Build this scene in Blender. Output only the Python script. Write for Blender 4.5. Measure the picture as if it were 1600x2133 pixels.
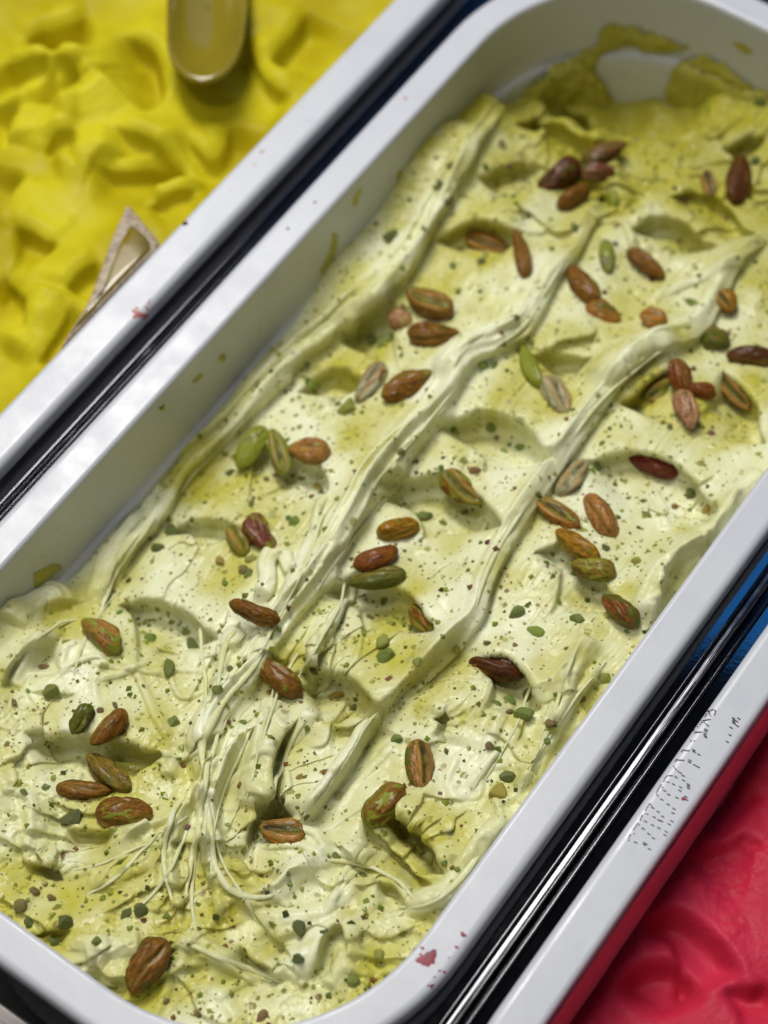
import bpy, math, random
import numpy as np
from mathutils import Vector, Matrix
from mathutils.bvhtree import BVHTree

# ------------------------------------------------------------------ scene, camera, light
scn = bpy.context.scene
for o in list(bpy.data.objects): bpy.data.objects.remove(o)
COL = scn.collection
MM = 0.001
CAM = np.array([174.565, -257.272, 478.764])                 # millimetres, pan rim plane is z = 0
ROT = np.array([[0.81296699, -0.48937136, 0.31559522],
                [0.58182945, 0.70465995, -0.40611433],
                [-0.02364659, 0.51378014, 0.85759595]])       # columns: right, up, back
FPX, PW, PH = 4500.0, 1600.0, 2133.0

cam_d = bpy.data.cameras.new('camera')
cam = bpy.data.objects.new('camera', cam_d); COL.objects.link(cam)
m = Matrix(ROT.tolist()).to_4x4(); m.translation = Vector(CAM * MM); cam.matrix_world = m
cam_d.sensor_fit = 'VERTICAL'; cam_d.sensor_height = 36.0; cam_d.lens = FPX / PH * 36.0
cam_d.clip_start = 0.01; cam_d.clip_end = 50
cam_d.dof.use_dof = True; cam_d.dof.focus_distance = 0.536; cam_d.dof.aperture_fstop = 8.5
scn.camera = cam

world = bpy.data.worlds.new('World'); scn.world = world; world.use_nodes = True
bg = world.node_tree.nodes['Background']
bg.inputs[0].default_value = (0.55, 0.62, 0.8, 1); bg.inputs[1].default_value = 0.010

def area(name, loc, target, sx, sy, power, color):
    d = bpy.data.lights.new(name, 'AREA'); d.shape = 'RECTANGLE'; d.size = sx; d.size_y = sy
    d.energy = power; d.color = color
    o = bpy.data.objects.new(name, d); COL.objects.link(o); o.location = loc
    o.rotation_euler = (Vector(target) - Vector(loc)).to_track_quat('-Z', 'Y').to_euler()
    return o
area('counter_lamp', (-0.40, 0.28, 0.95), (0.0, -0.04, 0), 0.26, 0.46, 9.2, (1.0, 0.97, 0.90))
area('overhead_lamp', (-0.10, -0.20, 0.90), (0.0, -0.05, 0), 0.18, 0.18, 2.0, (1.0, 0.98, 0.93))
area('near_counter_lamp', (0.02, -0.42, 0.62), (0.0, -0.10, 0), 0.06, 0.06, 0.20, (1.0, 0.95, 0.86))
area('shop_front_daylight', (-0.1, -1.5, 0.9), (0, -0.05, 0), 1.0, 0.6, 0.9, (1.0, 0.98, 0.95))
area('side_daylight', (-1.5, 0.1, 1.0), (0, 0, 0), 0.7, 0.9, 1.8, (0.96, 0.97, 1.0))
area('blue_awning_light', (-0.35, 1.27, 1.38), (0, 0.1, 0), 2.0, 1.1, 3.0, (0.04, 0.34, 1.0))

scn.view_settings.view_transform = 'Standard'; scn.view_settings.look = 'None'
scn.view_settings.exposure = 0.0; scn.view_settings.gamma = 1.0
scn.view_settings.use_curve_mapping = False
scn.render.engine = 'CYCLES'

rng = np.random.default_rng(7)
random.seed(7)

# ------------------------------------------------------------------ pixel helpers
def rays(px):
    px = np.atleast_2d(np.asarray(px, float))
    return np.stack([(px[:, 0] - PW/2)/FPX, -(px[:, 1] - PH/2)/FPX, -np.ones(len(px))], 1) @ ROT.T
def on_z(px, z):
    d = rays(px); t = (z - CAM[2]) / d[:, 2]
    return CAM + d * t[:, None]
def on_height(px, B):
    z = np.full(len(np.atleast_2d(px)), -18.0)
    for _ in range(14):
        q = on_z(px, z); z = 0.5*z + 0.5*B(q[:, 0], q[:, 1])
    return on_z(px, z)

# ------------------------------------------------------------------ noise
_T = np.random.default_rng(3).random((256, 256))
def vn(x, y, s=0):
    x = x + s*17.31; y = y + s*9.77
    xi = np.floor(x).astype(int); yi = np.floor(y).astype(int)
    fx = x - xi; fy = y - yi
    fx = fx*fx*fx*(fx*(fx*6-15)+10); fy = fy*fy*fy*(fy*(fy*6-15)+10)
    a = _T[xi & 255, yi & 255]; b = _T[(xi+1) & 255, yi & 255]
    c = _T[xi & 255, (yi+1) & 255]; d = _T[(xi+1) & 255, (yi+1) & 255]
    return (a*(1-fx)+b*fx)*(1-fy) + (c*(1-fx)+d*fx)*fy - 0.5
def fbm(x, y, s=0, o=4, g=0.5):
    r = 0; a = 1.0
    for i in range(o):
        r = r + a*vn(x*2**i, y*2**i, s+i*3.7); a *= g
    return r
def sstep(a, b, x):
    t = np.clip((x-a)/(b-a), 0, 1); return t*t*(3-2*t)
def catmull(P, step=0.8):
    P = np.asarray(P, float); Q = np.vstack([2*P[0]-P[1], P, 2*P[-1]-P[-2]]); out = []
    for i in range(1, len(Q)-2):
        n = max(2, int(np.linalg.norm(Q[i+1]-Q[i])/step)); t = np.linspace(0, 1, n, endpoint=False)[:, None]
        out.append(0.5*((2*Q[i]) + (-Q[i-1]+Q[i+1])*t + (2*Q[i-1]-5*Q[i]+4*Q[i+1]-Q[i+2])*t**2
                        + (-Q[i-1]+3*Q[i]-3*Q[i+1]+Q[i+2])*t**3))
    return np.vstack(out+[P[-1:]])

# ------------------------------------------------------------------ mesh helpers
def mesh_np(name, co, quads, mat=None, smooth=True, attrs=None, tris=None):
    me = bpy.data.meshes.new(name)
    co = np.asarray(co, np.float32)
    me.vertices.add(len(co)); me.vertices.foreach_set('co', co.ravel())
    q = np.asarray(quads, np.int32).reshape(-1, 4) if quads is not None else np.zeros((0, 4), np.int32)
    t = np.asarray(tris, np.int32).reshape(-1, 3) if tris is not None else np.zeros((0, 3), np.int32)
    nl = q.size + t.size
    me.loops.add(nl); me.loops.foreach_set('vertex_index', np.concatenate([q.ravel(), t.ravel()]))
    me.polygons.add(len(q)+len(t))
    ls = np.concatenate([np.arange(len(q))*4, q.size + np.arange(len(t))*3]).astype(np.int32)
    me.polygons.foreach_set('loop_start', ls)
    me.polygons.foreach_set('use_smooth', np.full(len(q)+len(t), smooth))
    if attrs:
        for k, v in attrs.items():
            a = me.attributes.new(k, 'FLOAT', 'POINT'); a.data.foreach_set('value', np.asarray(v, np.float32))
    me.update(calc_edges=True); me.validate()
    if mat: me.materials.append(mat)
    return me
def obj(name, me, parent=None):
    o = bpy.data.objects.new(name, me); COL.objects.link(o)
    if parent: o.parent = parent
    return o
def tag(o, label, cat, group=None):
    o['label'] = label; o['category'] = cat
    if group: o['group'] = group
    return o
def empty(name, loc, label, cat, group=None):
    o = bpy.data.objects.new(name, None); COL.objects.link(o); o.location = loc
    o.empty_display_size = 0.02
    return tag(o, label, cat, group)

# ------------------------------------------------------------------ materials
def newmat(name):
    mt = bpy.data.materials.new(name); mt.use_nodes = True
    nt = mt.node_tree; return mt, nt, nt.nodes['Principled BSDF']
def N(nt, t, **kw):
    n = nt.nodes.new(t)
    for k, v in kw.items(): setattr(n, k, v)
    return n
def mixc(nt, f, a, b, mode='MIX'):
    n = N(nt, 'ShaderNodeMix', data_type='RGBA', blend_type=mode)
    for sock, v in ((n.inputs[0], f), (n.inputs[6], a), (n.inputs[7], b)):
        if hasattr(v, 'links'): nt.links.new(v, sock)
        elif isinstance(v, (int, float)): sock.default_value = v
        else: sock.default_value = (*v, 1)
    return n.outputs[2]
def math_(nt, op, a, b=None, c=None, clamp=False):
    n = N(nt, 'ShaderNodeMath', operation=op); n.use_clamp = clamp
    for s, v in zip(n.inputs, (a, b, c)):
        if v is None: continue
        if hasattr(v, 'links'): nt.links.new(v, s)
        else: s.default_value = v
    return n.outputs[0]
def maprange(nt, v, a, b, c=0.0, d=1.0, smooth=True):
    n = N(nt, 'ShaderNodeMapRange', interpolation_type='SMOOTHSTEP' if smooth else 'LINEAR')
    nt.links.new(v, n.inputs[0])
    for i, x in enumerate((a, b, c, d)): n.inputs[i+1].default_value = x
    return n.outputs[0]
def coords(nt, scale=(1, 1, 1), rz=0.0):
    tc = N(nt, 'ShaderNodeTexCoord'); mp = N(nt, 'ShaderNodeMapping')
    nt.links.new(tc.outputs['Object'], mp.inputs[0]); mp.inputs['Scale'].default_value = scale
    mp.inputs['Rotation'].default_value = (0, 0, rz); return mp.outputs[0]
def noise(nt, vec, scale, detail=4, rough=0.5, dist=0.0):
    n = N(nt, 'ShaderNodeTexNoise'); nt.links.new(vec, n.inputs['Vector'])
    n.inputs['Scale'].default_value = scale; n.inputs['Detail'].default_value = detail
    n.inputs['Roughness'].default_value = rough; n.inputs['Distortion'].default_value = dist
    return n.outputs[0]
def bump(nt, h, strength, dist, prev=None):
    b = N(nt, 'ShaderNodeBump'); nt.links.new(h, b.inputs['Height'])
    b.inputs['Strength'].default_value = strength; b.inputs['Distance'].default_value = dist
    if prev: nt.links.new(prev, b.inputs['Normal'])
    return b.outputs[0]
def speck_layer(nt, vec, col, scale, keep, r0, r1, ramp, cover=None):
    """sprinkled bits of nut: a share of Voronoi cells carries one blot, with its own size and colour"""
    v = N(nt, 'ShaderNodeTexVoronoi'); nt.links.new(vec, v.inputs['Vector']); v.inputs['Scale'].default_value = scale
    sep = N(nt, 'ShaderNodeSeparateColor'); nt.links.new(v.outputs['Color'], sep.inputs[0])
    on = math_(nt, 'LESS_THAN', sep.outputs[0], keep)
    rad = maprange(nt, sep.outputs[1], 0, 1, r0, r1, False)
    inside = maprange(nt, math_(nt, 'SUBTRACT', v.outputs['Distance'], rad), 0.05, -0.05)
    cr = N(nt, 'ShaderNodeValToRGB'); nt.links.new(sep.outputs[2], cr.inputs[0])
    el = cr.color_ramp.elements
    el[0].position = 0; el[0].color = (*ramp[0], 1); el[1].position = 1; el[1].color = (*ramp[-1], 1)
    for i, c in enumerate(ramp[1:-1]):
        e = el.new((i+1)/(len(ramp)-1)); e.color = (*c, 1)
    fac = math_(nt, 'MULTIPLY', on, inside)
    if cover is not None: fac = math_(nt, 'MULTIPLY', fac, cover)
    return mixc(nt, fac, col, cr.outputs[0])

def gelato_material():
    mt, nt, P = newmat('pistachio_gelato'); L = nt.links
    v = coords(nt)
    at = N(nt, 'ShaderNodeAttribute', attribute_name='pale')
    n1 = noise(nt, v, 95, 5, 0.6, 0.6)
    f = math_(nt, 'ADD', at.outputs['Fac'], math_(nt, 'MULTIPLY', math_(nt, 'SUBTRACT', n1, 0.5), 0.9), clamp=True)
    c = mixc(nt, f, (0.52, 0.485, 0.068), (0.84, 0.855, 0.60))
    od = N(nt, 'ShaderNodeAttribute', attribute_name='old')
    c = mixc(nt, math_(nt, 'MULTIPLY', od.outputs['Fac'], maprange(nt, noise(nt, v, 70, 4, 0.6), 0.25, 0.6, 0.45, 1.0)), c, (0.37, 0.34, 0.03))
    n2 = noise(nt, v, 240, 4, 0.6, 0.4)
    c = mixc(nt, maprange(nt, n2, 0.60, 0.78, 0, 0.5), c, (0.55, 0.56, 0.13))
    # specks of ground nut, warped so that they are not round
    wn = N(nt, 'ShaderNodeTexNoise'); L.new(v, wn.inputs['Vector']); wn.inputs['Scale'].default_value = 900; wn.inputs['Detail'].default_value = 2
    wv = N(nt, 'ShaderNodeVectorMath', operation='MULTIPLY_ADD'); L.new(wn.outputs['Color'], wv.inputs[0])
    wv.inputs[1].default_value = (0.0011,)*3; L.new(v, wv.inputs[2]); w = wv.outputs[0]
    G = [(0.16, 0.19, 0.02), (0.32, 0.33, 0.04), (0.10, 0.13, 0.015), (0.38, 0.37, 0.06), (0.22, 0.12, 0.04), (0.30, 0.30, 0.04), (0.18, 0.08, 0.06)]
    rd = N(nt, 'ShaderNodeAttribute', attribute_name='rope'); cv = maprange(nt, rd.outputs['Fac'], 0.2, 0.7, 1.0, 0.12)
    c = speck_layer(nt, w, c, 1000, 0.20, 0.10, 0.42, G, cv)
    c = speck_layer(nt, w, c, 520, 0.25, 0.10, 0.36, G, cv)
    c = speck_layer(nt, w, c, 260, 0.30, 0.10, 0.32, G, cv)
    # bits just under the surface show as faint grey-green blots
    G2 = [(0.40, 0.42, 0.14), (0.46, 0.42, 0.20), (0.42, 0.44, 0.16)]
    c = speck_layer(nt, v, c, 170, 0.10, 0.05, 0.30, G2)
    L.new(c, P.inputs['Base Color'])
    rg = noise(nt, v, 130, 4, 0.6)
    L.new(maprange(nt, rg, 0.3, 0.7, 0.34, 0.6), P.inputs['Roughness'])
    P.inputs['Specular IOR Level'].default_value = 0.2
    P.inputs['Subsurface Weight'].default_value = 0.32
    P.inputs['Subsurface Radius'].default_value = (1.0, 0.8, 0.14); P.inputs['Subsurface Scale'].default_value = 0.0017
    b = bump(nt, noise(nt, v, 1300, 4, 0.6), 0.22, 0.0003)
    b = bump(nt, noise(nt, v, 380, 4, 0.55), 0.30, 0.0007, b)
    P.inputs['Coat Weight'].default_value = 0.38; P.inputs['Coat Roughness'].default_value = 0.14; P.inputs['Coat IOR'].default_value = 1.4; L.new(b, P.inputs['Coat Normal'])
    L.new(b, P.inputs['Normal'])
    return mt

def plain_gelato(name, c1, c2, scale, rough, sss, bumpd):
    mt, nt, P = newmat(name); v = coords(nt)
    at = N(nt, 'ShaderNodeAttribute', attribute_name='pale')
    n1 = noise(nt, v, scale, 5, 0.6, 0.5)
    f = math_(nt, 'ADD', at.outputs['Fac'], math_(nt, 'MULTIPLY', math_(nt, 'SUBTRACT', n1, 0.5), 0.9), clamp=True)
    nt.links.new(mixc(nt, f, c1, c2), P.inputs['Base Color'])
    nt.links.new(maprange(nt, noise(nt, v, 150, 4), 0.3, 0.7, rough-0.1, rough+0.12), P.inputs['Roughness'])
    P.inputs['Subsurface Weight'].default_value = sss; P.inputs['Specular IOR Level'].default_value = 0.14
    P.inputs['Subsurface Radius'].default_value = (1, 0.5, 0.2); P.inputs['Subsurface Scale'].default_value = 0.002
    b = bump(nt, noise(nt, v, 900, 5, 0.65), 0.4, bumpd)
    b = bump(nt, noise(nt, v, 250, 4, 0.6), 0.4, bumpd*2, b)
    nt.links.new(b, P.inputs['Normal']); return mt

def plastic():
    mt, nt, P = newmat('white_plastic'); v = coords(nt)
    n1 = noise(nt, v, 14, 4, 0.6); n2 = noise(nt, v, 700, 3, 0.7)
    c = mixc(nt, maprange(nt, n1, 0.35, 0.75), (0.59, 0.605, 0.655), (0.56, 0.575, 0.625))
    c = mixc(nt, maprange(nt, n2, 0.70, 0.78, 0, 0.25), c, (0.55, 0.54, 0.52))
    c = mixc(nt, maprange(nt, noise(nt, v, 38, 6, 0.75, 1.5), 0.60, 0.72, 0, 0.16), c, (0.40, 0.38, 0.30))
    c = mixc(nt, maprange(nt, noise(nt, coords(nt, (1, 0.08, 1)), 1800, 2, 0.6), 0.70, 0.78, 0, 0.22), c, (0.36, 0.36, 0.37))
    nt.links.new(c, P.inputs['Base Color'])
    nt.links.new(maprange(nt, noise(nt, v, 60, 5, 0.7), 0.3, 0.7, 0.26, 0.42), P.inputs['Roughness'])
    nt.links.new(bump(nt, noise(nt, v, 260, 3), 0.12, 0.0003), P.inputs['Normal']); return mt

def steel(name, base=(0.46, 0.46, 0.48), r0=0.02, r1=0.055, brushed=False):
    mt, nt, P = newmat(name); v = coords(nt)
    vb = coords(nt, (1, 0.02, 1))
    P.inputs['Metallic'].default_value = 1.0
    n1 = noise(nt, v, 55, 6, 0.7, 0.5); sc = noise(nt, vb, 2600, 2, 0.5); dirt = noise(nt, v, 900, 3, 0.7)
    c = mixc(nt, maprange(nt, dirt, 0.68, 0.76, 0, 0.6), base, (0.16, 0.14, 0.12))
    nt.links.new(c, P.inputs['Base Color'])
    r = maprange(nt, n1, 0.35, 0.7, r0, r1)
    if brushed:
        r = math_(nt, 'ADD', r, math_(nt, 'MULTIPLY', sc, 0.10))
        nt.links.new(bump(nt, sc, 0.22, 0.0002), P.inputs['Normal'])
    else:
        nt.links.new(bump(nt, dirt, 0.05, 0.0002), P.inputs['Normal'])
    nt.links.new(r, P.inputs['Roughness'])
    return mt

def nut_material():
    mt, nt, P = newmat('pistachio_skin'); L = nt.links
    oi = N(nt, 'ShaderNodeObjectInfo'); tc = N(nt, 'ShaderNodeTexCoord')
    vm = N(nt, 'ShaderNodeVectorMath', operation='ADD'); L.new(tc.outputs['Object'], vm.inputs[0])
    cx = N(nt, 'ShaderNodeCombineXYZ'); L.new(math_(nt, 'MULTIPLY', oi.outputs['Random'], 3.0), cx.inputs[0]); L.new(math_(nt, 'MULTIPLY', oi.outputs['Random'], 7.0), cx.inputs[1])
    L.new(cx.outputs[0], vm.inputs[1]); v = vm.outputs[0]
    mp = N(nt, 'ShaderNodeMapping'); L.new(v, mp.inputs[0]); mp.inputs['Scale'].default_value = (0.45, 1, 1); vs = mp.outputs[0]
    skin = N(nt, 'ShaderNodeAttribute', attribute_type='OBJECT', attribute_name='skin')
    kern = N(nt, 'ShaderNodeAttribute', attribute_type='OBJECT', attribute_name='kernel')
    bare = N(nt, 'ShaderNodeAttribute', attribute_type='OBJECT', attribute_name='bare')
    gr = N(nt, 'ShaderNodeAttribute', attribute_name='groove')
    rm = N(nt, 'ShaderNodeAttribute', attribute_name='rim')
    n1 = noise(nt, vs, 420, 5, 0.65, 0.8)
    n2 = noise(nt, vs, 1400, 4, 0.7, 0.4)
    base = mixc(nt, maprange(nt, n2, 0.35, 0.68), skin.outputs['Color'], mixc(nt, 0.72, skin.outputs['Color'], (0.02, 0.008, 0.003)))
    light = mixc(nt, 0.28, skin.outputs['Color'], (0.55, 0.27, 0.03))
    base = mixc(nt, maprange(nt, noise(nt, vs, 520, 5, 0.65, 1.2), 0.54, 0.68, 0, 0.85), base, light)
    base = mixc(nt, maprange(nt, noise(nt, v, 260, 3, 0.6, 0.5), 0.60, 0.72, 0, 0.5), base, (0.13, 0.045, 0.035))
    th = math_(nt, 'SUBTRACT', n1, math_(nt, 'SUBTRACT', 0.735, math_(nt, 'MULTIPLY', bare.outputs['Fac'], 0.55)))
    base = mixc(nt, maprange(nt, th, -0.03, 0.05), base, kern.outputs['Color'])
    base = mixc(nt, math_(nt, 'MULTIPLY', rm.outputs['Fac'], 0.75), base, mixc(nt, 0.6, skin.outputs['Color'], (0.56, 0.30, 0.07)))
    base = mixc(nt, gr.outputs['Fac'], base, mixc(nt, maprange(nt, n1, 0.4, 0.6), kern.outputs['Color'], (0.05, 0.025, 0.008)))
    L.new(base, P.inputs['Base Color'])
    L.new(maprange(nt, n2, 0.3, 0.7, 0.30, 0.52), P.inputs['Roughness'])
    P.inputs['Specular IOR Level'].default_value = 0.10; P.inputs['Coat Weight'].default_value = 0.22; P.inputs['Coat Roughness'].default_value = 0.18
    b = bump(nt, n2, 0.7, 0.0006); b = bump(nt, n1, 0.5, 0.0007, b)
    L.new(b, P.inputs['Normal']); return mt

def chip_material():
    mt, nt, P = newmat('chopped_pistachio'); L = nt.links
    at = N(nt, 'ShaderNodeAttribute', attribute_type='OBJECT', attribute_name='skin')
    v = coords(nt); n1 = noise(nt, v, 900, 4, 0.65)
    L.new(mixc(nt, maprange(nt, n1, 0.35, 0.7), at.outputs['Color'], mixc(nt, 0.55, at.outputs['Color'], (0.42, 0.46, 0.10))), P.inputs['Base Color'])
    P.inputs['Roughness'].default_value = 0.28
    
    L.new(bump(nt, n1, 0.5, 0.0004), P.inputs['Normal']); return mt
def simple(name, col, rough, **kw):
    mt, nt, P = newmat(name); v = coords(nt)
    n1 = noise(nt, v, kw.get('ns', 300), 4, 0.6)
    nt.links.new(mixc(nt, maprange(nt, n1, 0.35, 0.7), col, [c*kw.get('dark', 0.75) for c in col]), P.inputs['Base Color'])
    P.inputs['Roughness'].default_value = rough
    P.inputs['Coat Weight'].default_value = kw.get('coat', 0.0)
    P.inputs['Transmission Weight'].default_value = kw.get('trans', 0.0)
    P.inputs['Subsurface Weight'].default_value = kw.get('sss', 0.0); P.inputs['Subsurface Scale'].default_value = 0.003
    return mt

M_GEL = gelato_material(); M_PLA = plastic(); M_STEEL = steel('polished_steel'); M_BRUSH = steel('brushed_steel', (0.08, 0.08, 0.09), 0.05, 0.12, True); M_FRAME = steel('frame_steel', (0.11, 0.10, 0.097), 0.36, 0.5, True)
M_BEAD = steel('bead_steel', (0.09, 0.09, 0.10), 0.05, 0.12); M_NUT = nut_material(); M_CHIP = chip_material()
M_YEL = plain_gelato('yellow_gelato', (0.38, 0.30, 0.0), (0.66, 0.59, 0.02), 30, 0.46, 0.0, 0.0003)
M_RED = plain_gelato('red_sorbet', (0.52, 0.014, 0.040), (0.62, 0.036, 0.085), 45, 0.45, 0.0, 0.0004)
M_INK = simple('black_ink', (0.02, 0.02, 0.028), 0.5)
M_JUICE = simple('berry_juice', (0.33, 0.002, 0.028), 0.45, dark=0.5)
M_SYRUP = simple('dark_syrup', (0.05, 0.012, 0.008), 0.12, coat=0.6)
M_PINK = simple('dried_berry_smear', (0.50, 0.16, 0.15), 0.5, ns=900, dark=0.8)
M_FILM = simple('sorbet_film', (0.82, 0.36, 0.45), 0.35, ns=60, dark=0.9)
M_WELL = simple('dark_well', (0.025, 0.024, 0.024), 0.5)

# ------------------------------------------------------------------ pans
def rrect(hx, hy, r, off, nseg=22, nstr=24):
    """outline of the rounded rectangle shrunk by off"""
    r2 = max(r-off, 1.0); hx -= off; hy -= off; pts = []
    for cx, cy, a0 in ((hx-r2, hy-r2, 0), (-hx+r2, hy-r2, 90), (-hx+r2, -hy+r2, 180), (hx-r2, -hy+r2, 270)):
        a = np.radians(a0 + np.linspace(0, 90, nseg+1)); pts.append(np.stack([cx+r2*np.cos(a), cy+r2*np.sin(a)], 1))
    out = []
    for i in range(4):
        out.append(pts[i]); a = pts[i][-1]; b = pts[(i+1) % 4][0]
        t = np.linspace(0, 1, nstr+1)[1:-1][:, None]; out.append(a+(b-a)*t)
    return np.vstack(out)
RIMPROF = [(2.6, -5.7), (0.9, -6.0), (0.35, -5.5), (0.05, -4.4), (0.0, -3.0), (0.2, -1.4), (0.7, -0.5), (1.4, -0.1), (2.1, 0.0), (2.4, 0.0),
           (5.5, 0.0), (8.7, 0.0), (8.95, 0.0), (9.4, -0.1), (9.85, -0.42), (10.12, -1.0), (10.25, -2.2)]
def sweep(prof, hx, hy, r, rw=10.25):
    co = []; s = rw/10.25
    for off, z in prof:
        p = rrect(hx, hy, r, off*s if off <= 10.25 else off-10.25+rw); co.append(np.c_[p, np.full(len(p), z)])
    n = len(co[0]); k = len(co); co = np.vstack(co)
    i = np.arange(n); j = (i+1) % n; q = []
    for a in range(k-1):
        q.append(np.stack([a*n+i, a*n+j, (a+1)*n+j, (a+1)*n+i], 1))
    return co, np.vstack(q), n
def make_pan(name, cx, cy, label, hx=82.5, hy=180.0, r=62.0, rw=10.25):
    root = empty(name, (cx*MM, cy*MM, -0.118), label, 'gelato pan', 'white pans set side by side in the counter')
    co, q, n = sweep(RIMPROF, hx, hy, r, rw)
    rim = obj('rim', mesh_np('rim', (co+[0, 0, 118])*MM, q, M_PLA), root)
    wall = [(10.25, -2.2), (10.4, -6), (10.9, -20), (11.1, -26.4), (11.35, -27.1), (12.0, -27.5), (12.5, -27.9), (12.75, -28.6), (12.95, -33), (13.2, -40), (14.0, -64), (15.0, -90), (16.5, -106), (20, -113.5), (27, -115.5),
            (27, -118), (16, -117.5), (12.0, -108), (10.4, -64), (9.2, -30), (7.2, -20), (6.9, -6.5), (2.6, -5.7)]
    co, q, n = sweep(wall, hx, hy, r, rw)
    FL = [i for i, w in enumerate(wall) if w[0] == 27][0]
    # close the floor
    def cap(a, flip):
        c = np.arange(a*n, a*n+n); return c[::-1] if flip else c
    me = bpy.data.meshes.new('basin')
    faces = [tuple(f) for f in q] + [tuple(cap(FL, False)), tuple(cap(FL+1, True))]
    me.from_pydata(((co+[0, 0, 118])*MM).tolist(), [], faces); me.update()
    for p in me.polygons: p.use_smooth = True
    me.materials.append(M_PLA); obj('basin', me, root)
    return root
pan = make_pan('gelato_pan', 0, 0, 'white plastic pan of pistachio gelato scattered with nuts')
YX, RX = -92.6-82.5, 95.6+82.5
pan_y = make_pan('gelato_pan', YX, 12, 'white plastic pan filled with bright yellow gelato', rw=11.6)
pan_r = make_pan('gelato_pan', RX, -6, 'white plastic pan of red sorbet with black dotted printing on its rim', rw=11.3)

# ------------------------------------------------------------------ stainless rails and well
def extrude(name, prof, y0, y1, mat, ny=2, parent=None):
    prof = np.asarray(prof, float); n = len(prof); ys = np.linspace(y0, y1, ny)
    co = np.vstack([np.c_[prof[:, 0], np.full(n, y), prof[:, 1]] for y in ys])
    i = np.arange(n-1); q = np.vstack([np.stack([a*n+i, a*n+i+1, (a+1)*n+i+1, (a+1)*n+i], 1) for a in range(ny-1)])
    return obj(name, mesh_np(name, co*MM, q, mat), parent)
def roundbar(w, zb, zt, r, n=6):
    """cross-section of a low bar with rounded shoulders"""
    pts = [(-w, zb)]
    for a in np.linspace(180, 90, n): pts.append((-w+r+r*math.cos(math.radians(a)), zt-r+r*math.sin(math.radians(a))))
    for a in np.linspace(90, 0, n): pts.append((w-r+r*math.cos(math.radians(a)), zt-r+r*math.sin(math.radians(a))))
    pts.insert(n+1, (-w+r+0.05, zt)); pts.insert(n+2, (w-r-0.05, zt))
    return pts + [(w, zb)]
def make_rail(x, label):
    root = empty('divider_rail', (x*MM, 0, -0.0095), label, 'rail', 'steel rails between the pans')
    base = [(-11, -3), (-11, 0.6), (-10.9, 0.9), (-10.6, 1), (-10.5, 1), (10.5, 1), (10.6, 1), (10.9, 0.9), (11, 0.6), (11, -3)]
    extrude('base_plate', base, -420, 420, M_STEEL, 2, root)
    extrude('bead', [(a-2.55, b) for a, b in roundbar(0.42, 1.0, 2.8, 0.34)], -420, 420, M_BEAD, 2, root)
    extrude('bead', [(a+2.55, b) for a, b in roundbar(0.42, 1.0, 2.8, 0.34)], -420, 420, M_BEAD, 2, root)
    extrude('centre_strip', [(-1.75, 1.0), (-1.7, 2.0), (-1.6, 2.1), (-1.5, 2.11), (-0.4, 2.2), (-0.25, 2.3), (-0.1, 2.42), (0.1, 2.42), (0.25, 2.3), (0.4, 2.2), (1.5, 2.11), (1.6, 2.1), (1.7, 2.0), (1.75, 1.0)], -420, 420, M_BRUSH, 2, root)
    return root
rail_l = make_rail(-86.4, 'polished steel divider rail between yellow gelato and pistachio pans')
rail_r = make_rail(88.8, 'polished steel divider rail between pistachio and red sorbet pans')
# near frame bar, along x
fr = empty('counter_frame', (0, -0.2, -0.0095), 'brushed steel counter edge at the rounded end of pistachio pan', 'counter frame')
def frame_bar(name, yc, w, zt, mat, r=1.0):
    p = roundbar(w, -6, zt, r); o = extrude(name, p, -420, 420, mat, 2, fr)
    o.rotation_euler = (0, 0, math.pi/2); o.location = (0, yc*MM, 0); return o
frame_bar('ledge', 6, 9, 1.6, M_FRAME, 1.5)
frame_bar('bead', -6.5, 2.0, 3.4, M_STEEL, 1.6)
frame_bar('groove_strip', -11.5, 2.2, 1.0, M_BRUSH, 0.8)
frame_bar('bead', -16.5, 2.0, 3.4, M_STEEL, 1.6)
frame_bar('apron', -40, 20, 1.6, M_FRAME, 1.5)
well = obj('counter_well', mesh_np('counter_well', np.array([(-900, -900, -125), (900, -900, -125), (900, 900, -125), (-900, 900, -125)])*MM, [(0, 1, 2, 3)], M_WELL))
well['kind'] = 'structure'

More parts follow.
